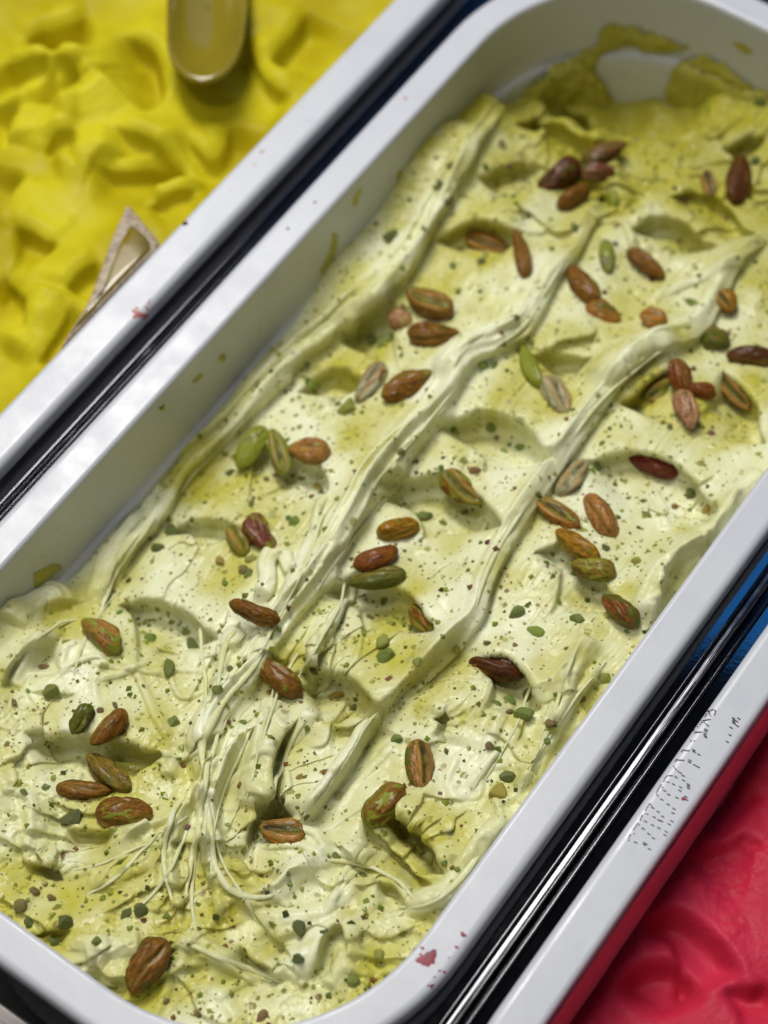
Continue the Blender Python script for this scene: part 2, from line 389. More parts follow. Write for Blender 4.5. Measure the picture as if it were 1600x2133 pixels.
# ------------------------------------------------------------------ sculpted gelato
class Field:
    def __init__(self, x0, x1, y0, y1, step, base):
        self.x = np.arange(x0, x1+step, step); self.y = np.arange(y0, y1+step, step); self.st = step
        self.X, self.Y = np.meshgrid(self.x, self.y); self.base = base
        self.H = base(self.X, self.Y); self.SX = np.zeros_like(self.H); self.SY = np.zeros_like(self.H)
        self.pale = np.zeros_like(self.H); self.rope = np.zeros_like(self.H); self.old = np.zeros_like(self.H)
        X, Y = self.X, self.Y
        self.wob = 0.55*fbm(X/2.2, Y/2.2, 1, 3) + 1.3*fbm(X/8, Y/8, 5, 2)
        self.wob2 = 0.5*fbm(X/0.9, Y/0.9, 9, 2)
    def near(self, pts, R):
        P = catmull(pts)
        a0, a1 = P.min(0)-R, P.max(0)+R
        i0, i1 = np.searchsorted(self.x, [a0[0], a1[0]]); j0, j1 = np.searchsorted(self.y, [a0[1], a1[1]])
        if i1-i0 < 2 or j1-j0 < 2: return None
        S = (slice(j0, j1), slice(i0, i1)); X = self.X[S]; Y = self.Y[S]
        best = np.full(X.shape, 1e9); U = np.zeros(X.shape); SG = np.zeros(X.shape); TX = np.zeros(X.shape); TY = np.zeros(X.shape)
        seg = np.diff(P, axis=0); ln = np.hypot(seg[:, 0], seg[:, 1])+1e-9; cum = np.r_[0, np.cumsum(ln)]; tot = cum[-1]
        for k in range(len(seg)):
            dx = X-P[k, 0]; dy = Y-P[k, 1]; tx, ty = seg[k]/ln[k]
            t = np.clip(dx*tx+dy*ty, 0, ln[k]); ex = dx-t*tx; ey = dy-t*ty; d2 = ex*ex+ey*ey
            w = d2 < best
            best[w] = d2[w]; U[w] = ((cum[k]+t)/tot)[w]; SG[w] = np.sign(-(tx*dy-ty*dx))[w]; TX[w] = tx; TY[w] = ty
        return S, np.sqrt(best)*np.where(SG == 0, 1, SG), U, tot, TX, TY
    def fold(self, pts, D=3.0, lip=1.0, Lw=9.0, Lh=5.0, e=0.5, hang=0.7, rag=1.0, t0=0.25, t1=0.25, pale=0.0):
        """a torn step in the gelato, low on the right-hand side of the path"""
        r = self.near(pts, max(Lw, Lh)*2.4+2)
        if r is None: return
        S, d, U, tot, TX, TY = r
        T = sstep(0, t0, U)*sstep(0, t1, 1-U) if t0 > 0 and t1 > 0 else np.ones_like(U)
        dn = d + rag*self.wob[S]*sstep(0, 3, Lw-np.abs(d)*0.3) + rag*0.5*self.wob2[S]
        s = sstep(-e, e, dn)
        D = D*1.35; lip = lip*1.35
        dp = np.maximum(dn, 0); low = -1.15*D*(0.50+0.50*(1-np.exp(-dp/(0.20*Lw))))*np.exp(-(dp/Lw)**1.4); high = lip*np.exp(-(np.maximum(-dn, 0)/Lh)**1.4)
        self.H[S] += T*(s*low + (1-s)*high)
        if hang:
            w = T*hang*np.exp(-((dn+0.2)/1.1)**2)*(1-s)
            self.SX[S] += w*TY; self.SY[S] += -w*TX
        if pale: self.pale[S] += pale*T*np.exp(-(np.maximum(-dn, 0)/Lh)**2)*(1-s)
    def ridge(self, pts, h=2.0, wl=3.0, wr=3.0, t0=0.2, t1=0.2, rag=0.6, pw=3.2, grain=0.15, pale=0.25, sd=0.0, hang=0.35):
        r = self.near(pts, max(wl, wr)*2.6+1)
        if r is None: return
        S, d, U, tot, TX, TY = r
        T = sstep(0, t0, U)*sstep(0, t1, 1-U)
        dn = d + rag*self.wob[S]*0.35
        w = np.where(dn > 0, wr, wl)*(0.55+0.45*np.sqrt(T))*np.clip(1+0.9*fbm(U*tot/26+sd*1.7, U*0+8.1, 14, 2), 0.5, 1.6)
        g = np.exp(-(np.abs(dn)/w)**pw)
        amp = 1 + 0.4*fbm(U*tot/28+sd, U*0+3.3, 4, 2)
        self.H[S] += 1.25*T*h*g*amp*(1 + grain*2*fbm(d*1.1+sd, U*tot/14, 6, 3))
        self.pale[S] += pale*T*g; self.rope[S] = np.maximum(self.rope[S], T*g*min(1.0, h/1.2))
        ws = T*min(hang*h, 1.3)*np.exp(-((np.abs(dn)-0.75*w)/(0.3*w))**2)*np.sign(dn)
        self.SX[S] += ws*TY; self.SY[S] += -ws*TX
    def cable(self, pts, h, w, n, sp, sh=0.9, sw=0.8, pw=1.9, seed=0, pale=0.3, hang=0.1, wl=None, wr=None):
        """a drawn-out rope: one broad swell carrying several fine parallel strands"""
        self.ridge(pts, h=h, wl=wl or w, wr=wr or w*0.8, t0=0.06, t1=0.08, pw=pw, grain=0.08, pale=pale, hang=hang, sd=seed)
        r = np.random.default_rng(seed+900); P = catmull(pts, 4.0); m = len(P)
        tg = np.gradient(P, axis=0); tg /= np.linalg.norm(tg, axis=1)[:, None]+1e-9; nr = np.c_[tg[:, 1], -tg[:, 0]]
        for k in range(n):
            a = int(m*0.55*r.random()); b = min(m, a+max(5, int(m*(0.35+0.45*r.random()))))
            if b-a < 5: continue
            u = np.arange(a, b); o0, o1 = r.uniform(-sp, sp, 2)
            off = o0+(o1-o0)*(u-a)/(b-a) + 1.0*np.sin(u*0.25+r.random()*6)*0.6
            Q = P[a:b]+nr[a:b]*off[:, None]; wl = max(0.6, sw*(0.6+1.1*r.random())); wr = max(0.5, sw*(0.5+0.6*r.random()))
            self.ridge(Q, h=sh*(0.5+0.9*r.random()), wl=wl, wr=wr, t0=0.3, t1=0.3, rag=0.08, pw=2.0, pale=0.08, hang=0.1, sd=seed+k*3.1)
    def bump(self, c, r, h, p=2.0):
        d2 = ((self.X-c[0])**2+(self.Y-c[1])**2)/r**2; self.H += h*np.exp(-d2**(p/2))
    def mesh(self, name, mat, inside, cx=0, cy=0, z0=0.0):
        X = self.X+self.SX; Y = self.Y+self.SY
        keep = inside(self.X, self.Y, self.H)
        ny, nx = self.H.shape; idx = np.arange(ny*nx).reshape(ny, nx)
        fk = keep[:-1, :-1] & keep[1:, :-1] & keep[:-1, 1:] & keep[1:, 1:]
        q = np.stack([idx[:-1, :-1][fk], idx[:-1, 1:][fk], idx[1:, 1:][fk], idx[1:, :-1][fk]], 1)
        used = np.zeros(ny*nx, bool); used[q.ravel()] = True
        remap = np.cumsum(used)-1
        co = np.stack([X.ravel(), Y.ravel(), self.H.ravel()], 1)[used]
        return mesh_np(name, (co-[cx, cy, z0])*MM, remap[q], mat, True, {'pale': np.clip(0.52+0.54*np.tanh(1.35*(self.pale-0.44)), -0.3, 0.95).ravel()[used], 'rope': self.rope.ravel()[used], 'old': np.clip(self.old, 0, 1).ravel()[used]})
def rr_sdf(x, y, hx, hy, r):
    ax = np.abs(x)-hx+r; ay = np.abs(y)-hy+r
    return np.hypot(np.maximum(ax, 0), np.maximum(ay, 0)) + np.minimum(np.maximum(ax, ay), 0) - r
def interp_base(ctrl, s=26.0, p=2.0):
    C = np.asarray(ctrl, float)
    def B(x, y):
        x = np.asarray(x, float); num = 0; den = 0
        for cx, cy, z in C:
            w = 1.0/((((x-cx)**2+(y-cy)**2)/s**2)+0.06)**p; num = num+w*z; den = den+w
        return num/den
    return B

# level of the pistachio gelato
LV = [(-71, -106, -17), (-71, -92, -25), (-70, -78, -31), (-70, -50, -33), (-70, -25, -31.5), (-70, 14, -28), (-70, 54, -21.5), (-70, 92, -15), (-70, 112, -21),
      (-66, 130, -34), (-55, 147, -46), (-42, 152, -50), (-28, 160, -42), (-10, 164, -28), (10, 165, -24), (32, 160, -19), (60, 142, -16), (70, 120, -16),
      (-45, 120, -27), (-20, 130, -30), (10, 130, -26), (40, 120, -20),
      (-40, 80, -20), (0, 90, -21), (40, 90, -19), (70, 90, -17), (-45, 40, -22), (0, 40, -19), (40, 40, -17), (70, 40, -15),
      (-45, -10, -24), (-10, -10, -19), (35, -10, -16), (70, -10, -14), (-48, -60, -24), (-10, -60, -18), (35, -60, -16), (69, -60, -14),
      (-50, -110, -18), (-15, -110, -18), (30, -110, -16), (66, -105, -14), (-50, -150, -14), (-10, -150, -16), (30, -150, -15), (55, -140, -14), (0, -166, -13), (-66, -130, -14)]
BASE = interp_base(LV)
F = Field(-73.0, 73.0, -171.0, 171.0, 0.28, BASE)
def W(*pts): return on_height(np.array(pts, float), BASE)[:, :2]
X, Y = F.X, F.Y
# broad unevenness, first the big forms
F.H += 2.4*fbm(X/34, Y/34, 2, 2)
# far end: heaped, torn, yellower
# --- ridge A along the left wall, low to its right
A = [(205, 1300), (222, 1225), (270, 1150), (330, 1092), (358, 1040), (392, 985), (450, 932), (540, 850), (640, 742), (740, 660), (818, 610), (850, 560), (905, 470), (985, 330), (1040, 250), (1085, 175)]
F.fold(W(*A), D=2.3, lip=0.9, Lw=9, Lh=7, e=0.7, hang=1.5, rag=0.7, t0=0.10, t1=0.35, pale=0.1)
F.cable(W(*[(x-22, y-6) for x, y in A]), 0.4, 5.0, 20, 4.5, sh=0.6, sw=0.5, seed=3, pale=0.0)
F.ridge(W((360, 985), (480, 862), (620, 720), (740, 610), (830, 510), (930, 340)), h=1.2, wl=2.2, wr=1.6, rag=0.5)
F.ridge(W((300, 1060), (260, 1120), (215, 1190), (190, 1270)), h=2.0, wl=2.5, wr=2.0)
F.ridge(W((345, 1050), (300, 1110), (250, 1170), (225, 1230)), h=1.6, wl=1.6, wr=1.2)
# --- ridge B, left of centre
B1 = [(1330, 400), (1235, 445), (1190, 520), (1140, 590), (1085, 690), (1010, 735), (965, 765), (915, 850), (840, 930), (775, 1000), (735, 1075), (670, 1185), (600, 1275), (545, 1360), (480, 1450), (440, 1510), (422, 1560), (425, 1630)]
F.cable(W(*B1), 1.5, 4.3, 30, 4.6, sh=0.6, sw=0.5, seed=1, pale=0.2, pw=1.7, hang=0.0, wl=2.6, wr=7.5)
F.fold([*W((545, 1370), (600, 1285), (660, 1210), (739, 1109), (772, 1058), (844, 972), (900, 905), (967, 857))], D=1.8, lip=0.8, Lw=6, Lh=3.5, hang=0.6, rag=0.5)
F.ridge(W((1085, 685), (1000, 720), (945, 760), (925, 820)), h=2.5, wl=2.5, wr=4, pale=0.3)
F.ridge(W((690, 1020), (662, 1065), (650, 1115), (618, 1195), (575, 1290)), h=1.6, wl=2.0, wr=1.0)
F.ridge(W((575, 1150), (556, 1180), (558, 1222), (535, 1262)), h=3.0, wl=2.8, wr=2.4, t0=0.1)
F.ridge(W((590, 1150), (600, 1185), (612, 1215)), h=2.2, wl=2.0, wr=2.0)
F.ridge(W((733, 1170), (722, 1232), (690, 1295), (648, 1368), (610, 1432)), h=2.4, wl=0.9, wr=0.9, rag=0.2, t0=0.08, t1=0.1)
F.ridge(W((660, 1330), (640, 1400), (625, 1440)), h=1.2, wl=1.5, wr=1.0, rag=0.2)
# --- ridge C, right of centre, one thick cord
C1 = [(1600, 480), (1530, 540), (1495, 600), (1450, 680), (1400, 715), (1330, 750), (1250, 830), (1185, 920), (1130, 1000), (1075, 1085), (1035, 1150), (1005, 1215), (985, 1285), (935, 1335), (880, 1385), (830, 1435)]
F.cable(W(*C1), 2.1, 3.3, 14, 3.0, sh=0.36, sw=0.6, pw=1.8, seed=2, pale=0.2, hang=0.1, wl=2.5, wr=6.0)
F.fold(W((1040, 1150), (1110, 1050), (1180, 945), (1250, 850), (1310, 810)), D=0.6, lip=0.2, Lw=5, Lh=3, hang=0.3, rag=0.4)
def side(path, dx, dy): return [(x+dx, y+dy) for x, y in path[::-1]]
F.fold(W(*side(C1, 16, 12)), D=1.2, lip=0.4, Lw=4.5, Lh=3, e=0.5, hang=0.9, rag=0.35, t0=0.06, t1=0.06)
F.fold(W(*side(B1, 16, 12)), D=1.0, lip=0.3, Lw=4.5, Lh=3, e=0.5, hang=0.8, rag=0.35, t0=0.06, t1=0.06)
F.ridge(W((1420, 720), (1350, 735), (1290, 770), (1235, 820)), h=2.0, wl=4, wr=6, pale=0.2)
F.fold(W((622, 1712), (675, 1650), (731, 1569), (762, 1512), (802, 1472), (860, 1405), (930, 1342), (975, 1300)), D=3.2, lip=1.8, Lw=5.5, Lh=4, hang=0.9, rag=0.5, t0=0.08, t1=0.1)
F.ridge(W((622, 1712), (675, 1650), (731, 1569), (762, 1512), (802, 1472)), h=1.4, wl=2.2, wr=0.8, rag=0.3, pale=0.4)
# --- ridge D, by the right rim
F.cable(W((1595, 985), (1530, 1045), (1495, 1110), (1420, 1165), (1375, 1205), (1345, 1260), (1330, 1310)), 2.4, 4, 5, 3, seed=4)
F.fold(W((1350, 1330), (1372, 1230), (1405, 1170), (1465, 1130), (1510, 1080)), D=5, lip=1.6, Lw=9, Lh=4, hang=1.0)
F.cable(W((1230, 1330), (1190, 1400), (1170, 1470), (1140, 1530), (1110, 1590), (1075, 1650)), 2.4, 2.6, 6, 2.4, sw=0.6, seed=5)
F.ridge(W((1260, 1380), (1210, 1440), (1170, 1500), (1120, 1575)), h=2.0, wl=1.3, wr=1.2, rag=0.3)
F.ridge(W((1060, 1690), (1000, 1770), (950, 1840), (900, 1880), (820, 1895)), h=3.0, wl=2.6, wr=2.2, pale=0.4)
# --- spatula scoops: torn lips, low on the near side
ARCS = [
 # column one
 ([(610, 805), (645, 765), (690, 745), (735, 760), (770, 800)], 4.0, 11), ([(700, 695), (750, 650), (815, 622), (860, 632)], 4.2, 9),
 ([(905, 490), (940, 460), (1000, 448), (1055, 462), (1100, 490)], 4.2, 11), ([(990, 360), (1040, 338), (1090, 332), (1130, 345)], 3.0, 8),
 ([(1070, 262), (1110, 240), (1180, 255), (1240, 300), (1270, 330)], 4.5, 8), ([(470, 950), (530, 905), (610, 940), (670, 962), (692, 1000), (680, 1045)], 3.6, 9),
 ([(335, 1105), (365, 1075), (420, 1062), (480, 1078), (505, 1110)], 4.0, 10), ([(232, 1260), (270, 1238), (335, 1240), (400, 1262), (440, 1300), (455, 1335)], 4.6, 11),
 ([(40, 1525), (110, 1512), (185, 1515), (260, 1532), (330, 1560), (350, 1590)], 6.0, 7),
 # column two
 ([(1310, 485), (1345, 452), (1410, 455), (1470, 490), (1500, 520)], 4.6, 9), ([(1105, 740), (1140, 722), (1195, 722), (1240, 745)], 3.6, 10),
 ([(905, 900), (945, 868), (1000, 852), (1060, 862), (1110, 890), (1150, 945), (1160, 985)], 4.8, 12), ([(775, 1020), (815, 988), (865, 975), (930, 982), (1000, 1018), (1040, 1070), (1045, 1120)], 4.6, 12),
 ([(660, 1225), (700, 1190), (745, 1172), (810, 1195), (870, 1235), (905, 1285), (905, 1330)], 4.6, 12), ([(600, 1400), (650, 1383), (705, 1383), (755, 1412), (790, 1462), (795, 1500)], 5.0, 10),
 ([(525, 1680), (550, 1645), (580, 1632), (608, 1655), (612, 1700)], 5.5, 5), ([(800, 1680), (850, 1685), (895, 1725), (925, 1780), (925, 1830)], 6.0, 5),
 ([(760, 1700), (815, 1735), (865, 1780), (905, 1850)], 3.0, 5), ([(690, 1500), (740, 1500), (775, 1470)], 2.0, 6),
 # column three
 ([(1290, 840), (1340, 790), (1385, 760), (1430, 770)], 3.6, 8), ([(1500, 770), (1550, 795), (1590, 850), (1600, 930)], 4.4, 9),
 ([(1200, 960), (1300, 930), (1400, 950), (1460, 1000), (1495, 1060), (1490, 1100)], 3.4, 12), ([(1100, 1160), (1150, 1125), (1190, 1118), (1250, 1180), (1290, 1240), (1300, 1290)], 3.0, 11),
 ([(975, 1375), (1020, 1355), (1080, 1372), (1120, 1425), (1135, 1480)], 5.0, 9), ([(900, 1500), (930, 1470), (945, 1500), (930, 1550)], 3.0, 4),
 ([(1090, 1620), (1110, 1560), (1140, 1500)], 2.5, 5), ([(1250, 690), (1180, 705), (1130, 722)][::-1], 1.6, 6),
 ([(1500, 300), (1560, 275), (1600, 285)], 5.0, 6), ([(1160, 200), (1190, 230), (1240, 260), (1255, 300)], 4.0, 5),
 ([(1380, 420), (1450, 395), (1530, 440), (1580, 500)], 2.5, 8), ([(1230, 420), (1260, 400), (1290, 430)], 2.0, 5),
 ([(830, 1655), (850, 1690), (900, 1710)], 2.0, 4),
]
for pts, D, Lw in ARCS:
    F.fold(W(*pts), D=D*1.35, lip=D*0.24, Lw=Lw*1.15, Lh=8, e=0.40, hang=1.4 + 0.25*D, rag=0.6, t0=0.18, t1=0.18)
# --- strands and ribbons of the near half
STR = [
 ([(495, 1300), (475, 1331), (462, 1381), (453, 1450), (458, 1475)], 1.8, 1.6, 0.9), ([(560, 1335), (531, 1387), (475, 1450), (440, 1506), (422, 1550), (419, 1590), (428, 1632)], 2.6, 1.5, 1.2),
 ([(570, 1445), (548, 1515), (531, 1600), (519, 1655), (505, 1690)], 2.4, 1.6, 0.9), ([(512, 1540), (490, 1580), (462, 1612), (440, 1655), (430, 1690)], 2.0, 1.2, 0.9),
 ([(425, 1640), (430, 1690), (434, 1745), (440, 1800), (452, 1870), (470, 1920)], 2.2, 2.0, 1.2), ([(360, 1720), (355, 1760), (359, 1816), (370, 1885), (375, 1930)], 1.6, 1.4, 0.9),
 ([(437, 1740), (445, 1790), (462, 1828), (487, 1856), (531, 1870), (581, 1856), (610, 1825), (665, 1792)], 3.2, 2.0, 2.0), ([(400, 1690), (360, 1710), (280, 1740), (200, 1770), (120, 1792)], 2.0, 1.6, 2.6),
 ([(395, 1720), (330, 1770), (300, 1805), (225, 1838), (150, 1850)], 1.3, 1.4, 2.0), ([(470, 1440), (430, 1480), (405, 1540), (400, 1610)], 1.4, 1.4, 1.2),
 ([(600, 1460), (560, 1560), (540, 1620)], 1.2, 1.2, 1.2), ([(660, 1470), (620, 1520), (585, 1550)], 1.4, 1.8, 1.2), ([(370, 1955), (430, 1985), (500, 2015), (600, 2048)], 2.2, 2.0, 2.4),
 ([(670, 1930), (640, 1990), (600, 2038)], 1.8, 1.8, 2.2), ([(720, 1930), (722, 2000), (680, 2060)], 1.6, 1.6, 2.0), ([(20, 1300), (60, 1265), (110, 1245), (125, 1270)], 3.4, 3.0, 3.0),
 ([(215, 1555), (280, 1562), (345, 1585), (350, 1625)], 1.6, 2.0, 1.2), ([(20, 1420), (70, 1350), (130, 1310)], 2.0, 1.6, 2.0), ([(110, 1400), (200, 1370), (230, 1400)], 0.9, 1.0, 0.8),
 ([(180, 1420), (260, 1400), (330, 1360)], 0.8, 1.0, 0.8), ([(380, 1290), (395, 1350), (410, 1400)], 0.8, 1.2, 1.2), ([(590, 1580), (600, 1630), (612, 1690)], 1.4, 1.2, 0.8),
 ([(1000, 1600), (1040, 1500), (1060, 1440)], 0.9, 1.4, 1.2), ([(870, 1560), (900, 1530), (940, 1520)], 1.0, 1.6, 1.2), ([(960, 1660), (1010, 1600), (1050, 1550)], 1.4, 1.4, 1.4),
 ([(1240, 280), (1275, 370), (1300, 430)], 2.2, 3.0, 3.0), ([(1310, 640), (1400, 600), (1490, 570), (1600, 520)], 1.2, 2.0, 2.0), ([(1040, 240), (980, 320), (930, 400)], 1.0, 1.6, 1.6),
 ([(0, 1640), (60, 1660), (70, 1740), (60, 1800)], 1.6, 1.6, 1.6), ([(560, 1790), (620, 1800), (700, 1780), (790, 1760)], 1.2, 2.0, 2.4), ([(700, 1830), (770, 1850), (850, 1880)], 1.6, 2.4, 2.0),
 ([(180, 2000), (240, 1985), (300, 1975)], 2.0, 2.2, 2.0), ([(120, 1950), (180, 1970), (250, 1965)], 1.4, 1.6, 1.6), ([(520, 1900), (600, 1910), (680, 1890), (760, 1830)], 1.2, 1.8, 1.8),
]
for i, (pts, h, wl, wr) in enumerate(STR):
    if h > 1.5: F.cable(W(*pts), h*0.8, max(wl, wr)*1.35, 3, max(wl, wr)*1.2, sh=0.25*h, sw=0.6, pw=1.9, seed=50+i, pale=0.25, hang=0.2)
    else: F.ridge(W(*pts), h=h, wl=wl, wr=wr, rag=0.35, t0=0.3, t1=0.3, pw=2.2, pale=0.25, sd=i*2.3)
fr_ = np.random.default_rng(5)
for i in range(16):
    a = fr_.random(); x0 = 400+60*a; 
    F.ridge(W((500+90*a+fr_.normal()*12, 1440+60*fr_.random()), (450+60*a, 1560), (405+55*a, 1670), (350+130*a+fr_.normal()*8, 1760), (300+230*a, 1850+40*fr_.random())), h=0.5+0.7*fr_.random(), wl=0.7+0.7*fr_.random(), wr=0.55+0.4*fr_.random(), rag=0.1, pw=1.9, pale=0.08, hang=0.0, t0=0.25, t1=0.35, sd=i)
FOLDS2 = [
 ([(503, 1790), (509, 1737), (522, 1684), (552, 1637), (583, 1550), (610, 1510), (646, 1473)], 2.4, 1.4, 5), ([(60, 1800), (92, 1780), (125, 1795), (130, 1830)], 2.2, 0.6, 4),
 ([(495, 1965), (545, 2000), (600, 2045)], 3.4, 0.8, 4), ([(640, 2050), (670, 1950), (715, 1925), (730, 2010)], 3.0, 0.8, 6), ([(200, 2000), (230, 2030), (280, 2040)], 3.0, 0.8, 4),
 ([(60, 1945), (100, 1925), (150, 1925)], 2.0, 0.6, 4), ([(460, 1780), (500, 1800), (530, 1830), (590, 1830)][::-1], 2.0, 0.4, 5), ([(0, 1440), (30, 1380), (90, 1340), (130, 1330)], 2.6, 1.0, 6),
 ([(130, 1720), (190, 1720), (250, 1735)], 3.0, 0.8, 4), ([(310, 1990), (340, 1960), (375, 1985)], 2.0, 0.5, 5), ([(780, 1830), (830, 1840), (850, 1900)], 3.0, 0.8, 5), ([(690, 1740), (750, 1790), (800, 1800)], 1.6, 0.5, 5),
]
for pts, D, lip, Lw in FOLDS2:
    F.fold(W(*pts), D=D*1.3, lip=lip*1.3, Lw=Lw, Lh=3.5, e=0.5, hang=1.5, rag=0.6)
# --- loose clutter: small tears and drags where the photograph is busiest
cl = np.random.default_rng(21)
def clutter(n, poly, ang, spread, L, D):
    k = 0
    poly = np.asarray(poly, float); lo, hi = poly.min(0), poly.max(0)
    while k < n:
        c = lo+(hi-lo)*cl.random(2)
        cw = W(tuple(c))[0]; a = math.radians(ang)+cl.normal()*spread; l = L*(0.5+cl.random())
        t = np.linspace(-1, 1, 4)[:, None]; kink = cl.normal(size=(4, 2))*l*0.12
        pts = cw+t*l/2*np.array([math.cos(a), math.sin(a)])+kink
        D_ = D; D = D*0.7
        if cl.random() < 0.5: F.fold(pts, D=D*(0.4+cl.random()), lip=D*0.3, Lw=3.5+3*cl.random(), Lh=3.5, e=0.55, hang=0.9, rag=0.4)
        else: F.ridge(pts, h=D*(0.3+0.6*cl.random()), wl=0.7+1.2*cl.random(), wr=0.5+0.8*cl.random(), rag=0.25, pw=2.0, pale=0.15)
        D = D_; k += 1
clutter(46, [(0, 1300), (420, 2080)], 60, 0.7, 19, 1.5)
clutter(40, [(380, 1750), (980, 2080)], 40, 0.7, 19, 1.5)
clutter(50, [(400, 1300), (800, 1750)], 82, 0.25, 20, 1.0)
clutter(34, [(850, 1400), (1250, 1800)], 80, 0.5, 12, 1.3)
clutter(40, [(1080, 130), (1600, 480)], 70, 0.9, 16, 1.8)
clutter(24, [(300, 950), (1000, 1400)], 88, 0.25, 14, 0.6)
clutter(20, [(1350, 1000), (1500, 1300)], 90, 0.5, 9, 0.9)
# --- crumbly, airy texture in patches, silky elsewhere
def soften(H, n):
    for _ in range(n):
        P = np.pad(H, 1, mode='edge'); H = (P[:-2, 1:-1]+P[2:, 1:-1]+P[1:-1, :-2]+P[1:-1, 2:]+2*P[1:-1, 1:-1])/6
    return H
F.H = soften(F.H, 3)
patch = sstep(0.05, 0.35, fbm(X/16, Y/16, 31, 3)+0.30*sstep(-70, -150, Y)+0.18*sstep(90, 150, Y))
F.H += patch*(0.35*fbm(X/3.0, Y/3.0, 41, 4, 0.5) - 0.5*sstep(0.22, 0.44, fbm(X/2.0, Y/2.0, 51, 2)))
F.H += 0.45*fbm(X/7, Y/7, 61, 2) + 0.05*fbm(X/1.2, Y/1.2, 71, 3)
# drag marks of the spatula, running with the pan
F.H += 0.22*sstep(-0.1, 0.3, fbm(X/25, Y/25, 81, 2))*fbm(X/0.9+0.25*fbm(X/20, Y/20, 83)*8, Y/18, 82, 3)
# the body keeps below the rim, and meets the wall with a thin climbing edge
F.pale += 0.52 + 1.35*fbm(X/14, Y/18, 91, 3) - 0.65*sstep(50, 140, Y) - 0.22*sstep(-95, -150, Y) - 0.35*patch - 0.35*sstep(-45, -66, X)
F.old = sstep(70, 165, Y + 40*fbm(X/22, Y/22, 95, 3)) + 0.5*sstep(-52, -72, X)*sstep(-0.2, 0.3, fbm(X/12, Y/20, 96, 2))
WD = lambda z: 10.25 + np.clip(-z-2.2, 0, 100)*0.034 + 1.4*sstep(26, 29, -z)
def inside_pan(x, y, h): return rr_sdf(x, y, 82.5-WD(h), 180-WD(h), 62-WD(h)) < 1.3
B0 = BASE(X, Y); F.H = B0 + (F.H-B0)*1.3
F.H = np.minimum(F.H, -3.0)
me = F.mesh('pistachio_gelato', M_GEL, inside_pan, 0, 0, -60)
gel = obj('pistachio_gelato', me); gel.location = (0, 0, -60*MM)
tag(gel, 'pale green pistachio gelato in torn spatula scoops and stretched strands', 'gelato')

# ------------------------------------------------------------------ yellow gelato and red sorbet
def soft_field(cx, cy, hy, lvl, step, seed, x0, x1, y0, y1):
    return Field(x0, x1, y0, y1, step, lambda x, y: lvl + 0*x)
FY = soft_field(YX, 12, 180, -17, 0.7, 5, YX-72, YX+72, -160, 184)
def WY(*p): return on_z(np.array(p, float), -14)[:, :2]
Xy, Yy = FY.X, FY.Y
wx = Xy+9*fbm(Xy/24, Yy/24, 7, 2); wy = Yy+9*fbm(Xy/24, Yy/24, 17, 2)
FY.H += 8*fbm(wx/34, wy/34, 3, 2) + 9*(0.25-np.abs(fbm(wx/40, wy/30, 23, 1)))
YF = [([(0, 120), (60, 130), (120, 125)], 9, 10), ([(110, 125), (160, 150), (175, 180)], 8, 9), ([(240, 60), (320, 90), (340, 150), (335, 200), (290, 235)], 8, 8), ([(60, 340), (20, 400), (-30, 470)], 7, 8),
      ([(80, 310), (110, 280), (170, 275)], 5, 7), ([(180, 340), (260, 330), (330, 310), (400, 310)], 5, 9), ([(220, 260), (330, 290), (420, 350)], 6, 9), ([(380, 250), (440, 300), (480, 220)], 5, 8),
      ([(30, 60), (100, 30), (190, 10)], 7, 9), ([(20, 470), (60, 470), (130, 500)], 5, 9), ([(0, 560), (60, 620), (60, 700)], 5, 8), ([(130, 610), (170, 560), (210, 540)], 5, 7),
      ([(520, 60), (560, 150), (620, 180)], 5, 9), ([(550, 120), (600, 60), (640, 0)], 6, 8), ([(60, 760), (110, 700), (140, 640)], 4, 7), ([(290, 420), (360, 390), (420, 380)], 4, 6), ([(40, 200), (20, 250), (15, 290)], 8, 7)]
for pts, D, Lw in YF: FY.fold(WY(*pts), D=D, lip=D*0.35, Lw=Lw*1.4, Lh=11, e=2.8, hang=2.0, rag=0.5, pale=0.4)
YF = YF[:8:2]+YF[9:14:2]
YR = [([(30, 220), (70, 160), (120, 140), (150, 170)], 5, 6), ([(170, 40), (230, 100), (230, 160)], 4, 6), ([(240, 170), (190, 210), (110, 240)], 4, 5), ([(300, 380), (350, 340), (400, 330)], 4, 3.5), ([(310, 400), (380, 365), (430, 360)], 3, 3),
      ([(220, 380), (250, 340), (290, 360)], 4, 5), ([(100, 330), (200, 310), (230, 330)], 4, 5), ([(0, 600), (70, 560), (130, 520)], 4, 5), ([(0, 720), (80, 660), (120, 600)], 4, 5), ([(470, 250), (510, 180), (540, 130)], 4, 5), ([(560, 260), (600, 200), (660, 120)], 4, 5), ([(190, 460), (150, 520), (100, 540)], 4, 5),
      ([(430, 330), (500, 260), (560, 200)], 3, 4), ([(0, 420), (60, 440), (140, 450)], 3, 5)]
for i, (pts, h, w) in enumerate(YR[:10:2]): FY.ridge(WY(*pts), h=h, wl=w*1.5, wr=w*1.2, rag=0.5, pw=1.9, pale=0.5, sd=i, hang=0.1, grain=0.05)
FY.H += 0.35*fbm(Xy/7, Yy/7, 13, 3)
FY.pale += 0.35+0.9*fbm(Xy/18, Yy/18, 15, 3)
def inside_y(x, y, h): return rr_sdf(x-YX, y-12, 82.5-WD(h)-1.35, 180-WD(h)-1.35, 61-WD(h)) < 1.3
FY.H = np.minimum(FY.H, -2.5)
gy = obj('yellow_gelato', FY.mesh('yellow_gelato', M_YEL, inside_y, YX, 12, -60)); gy.location = (YX*MM, 12*MM, -60*MM)
tag(gy, 'glossy bright yellow gelato heaped in thick swirls in its pan', 'gelato')

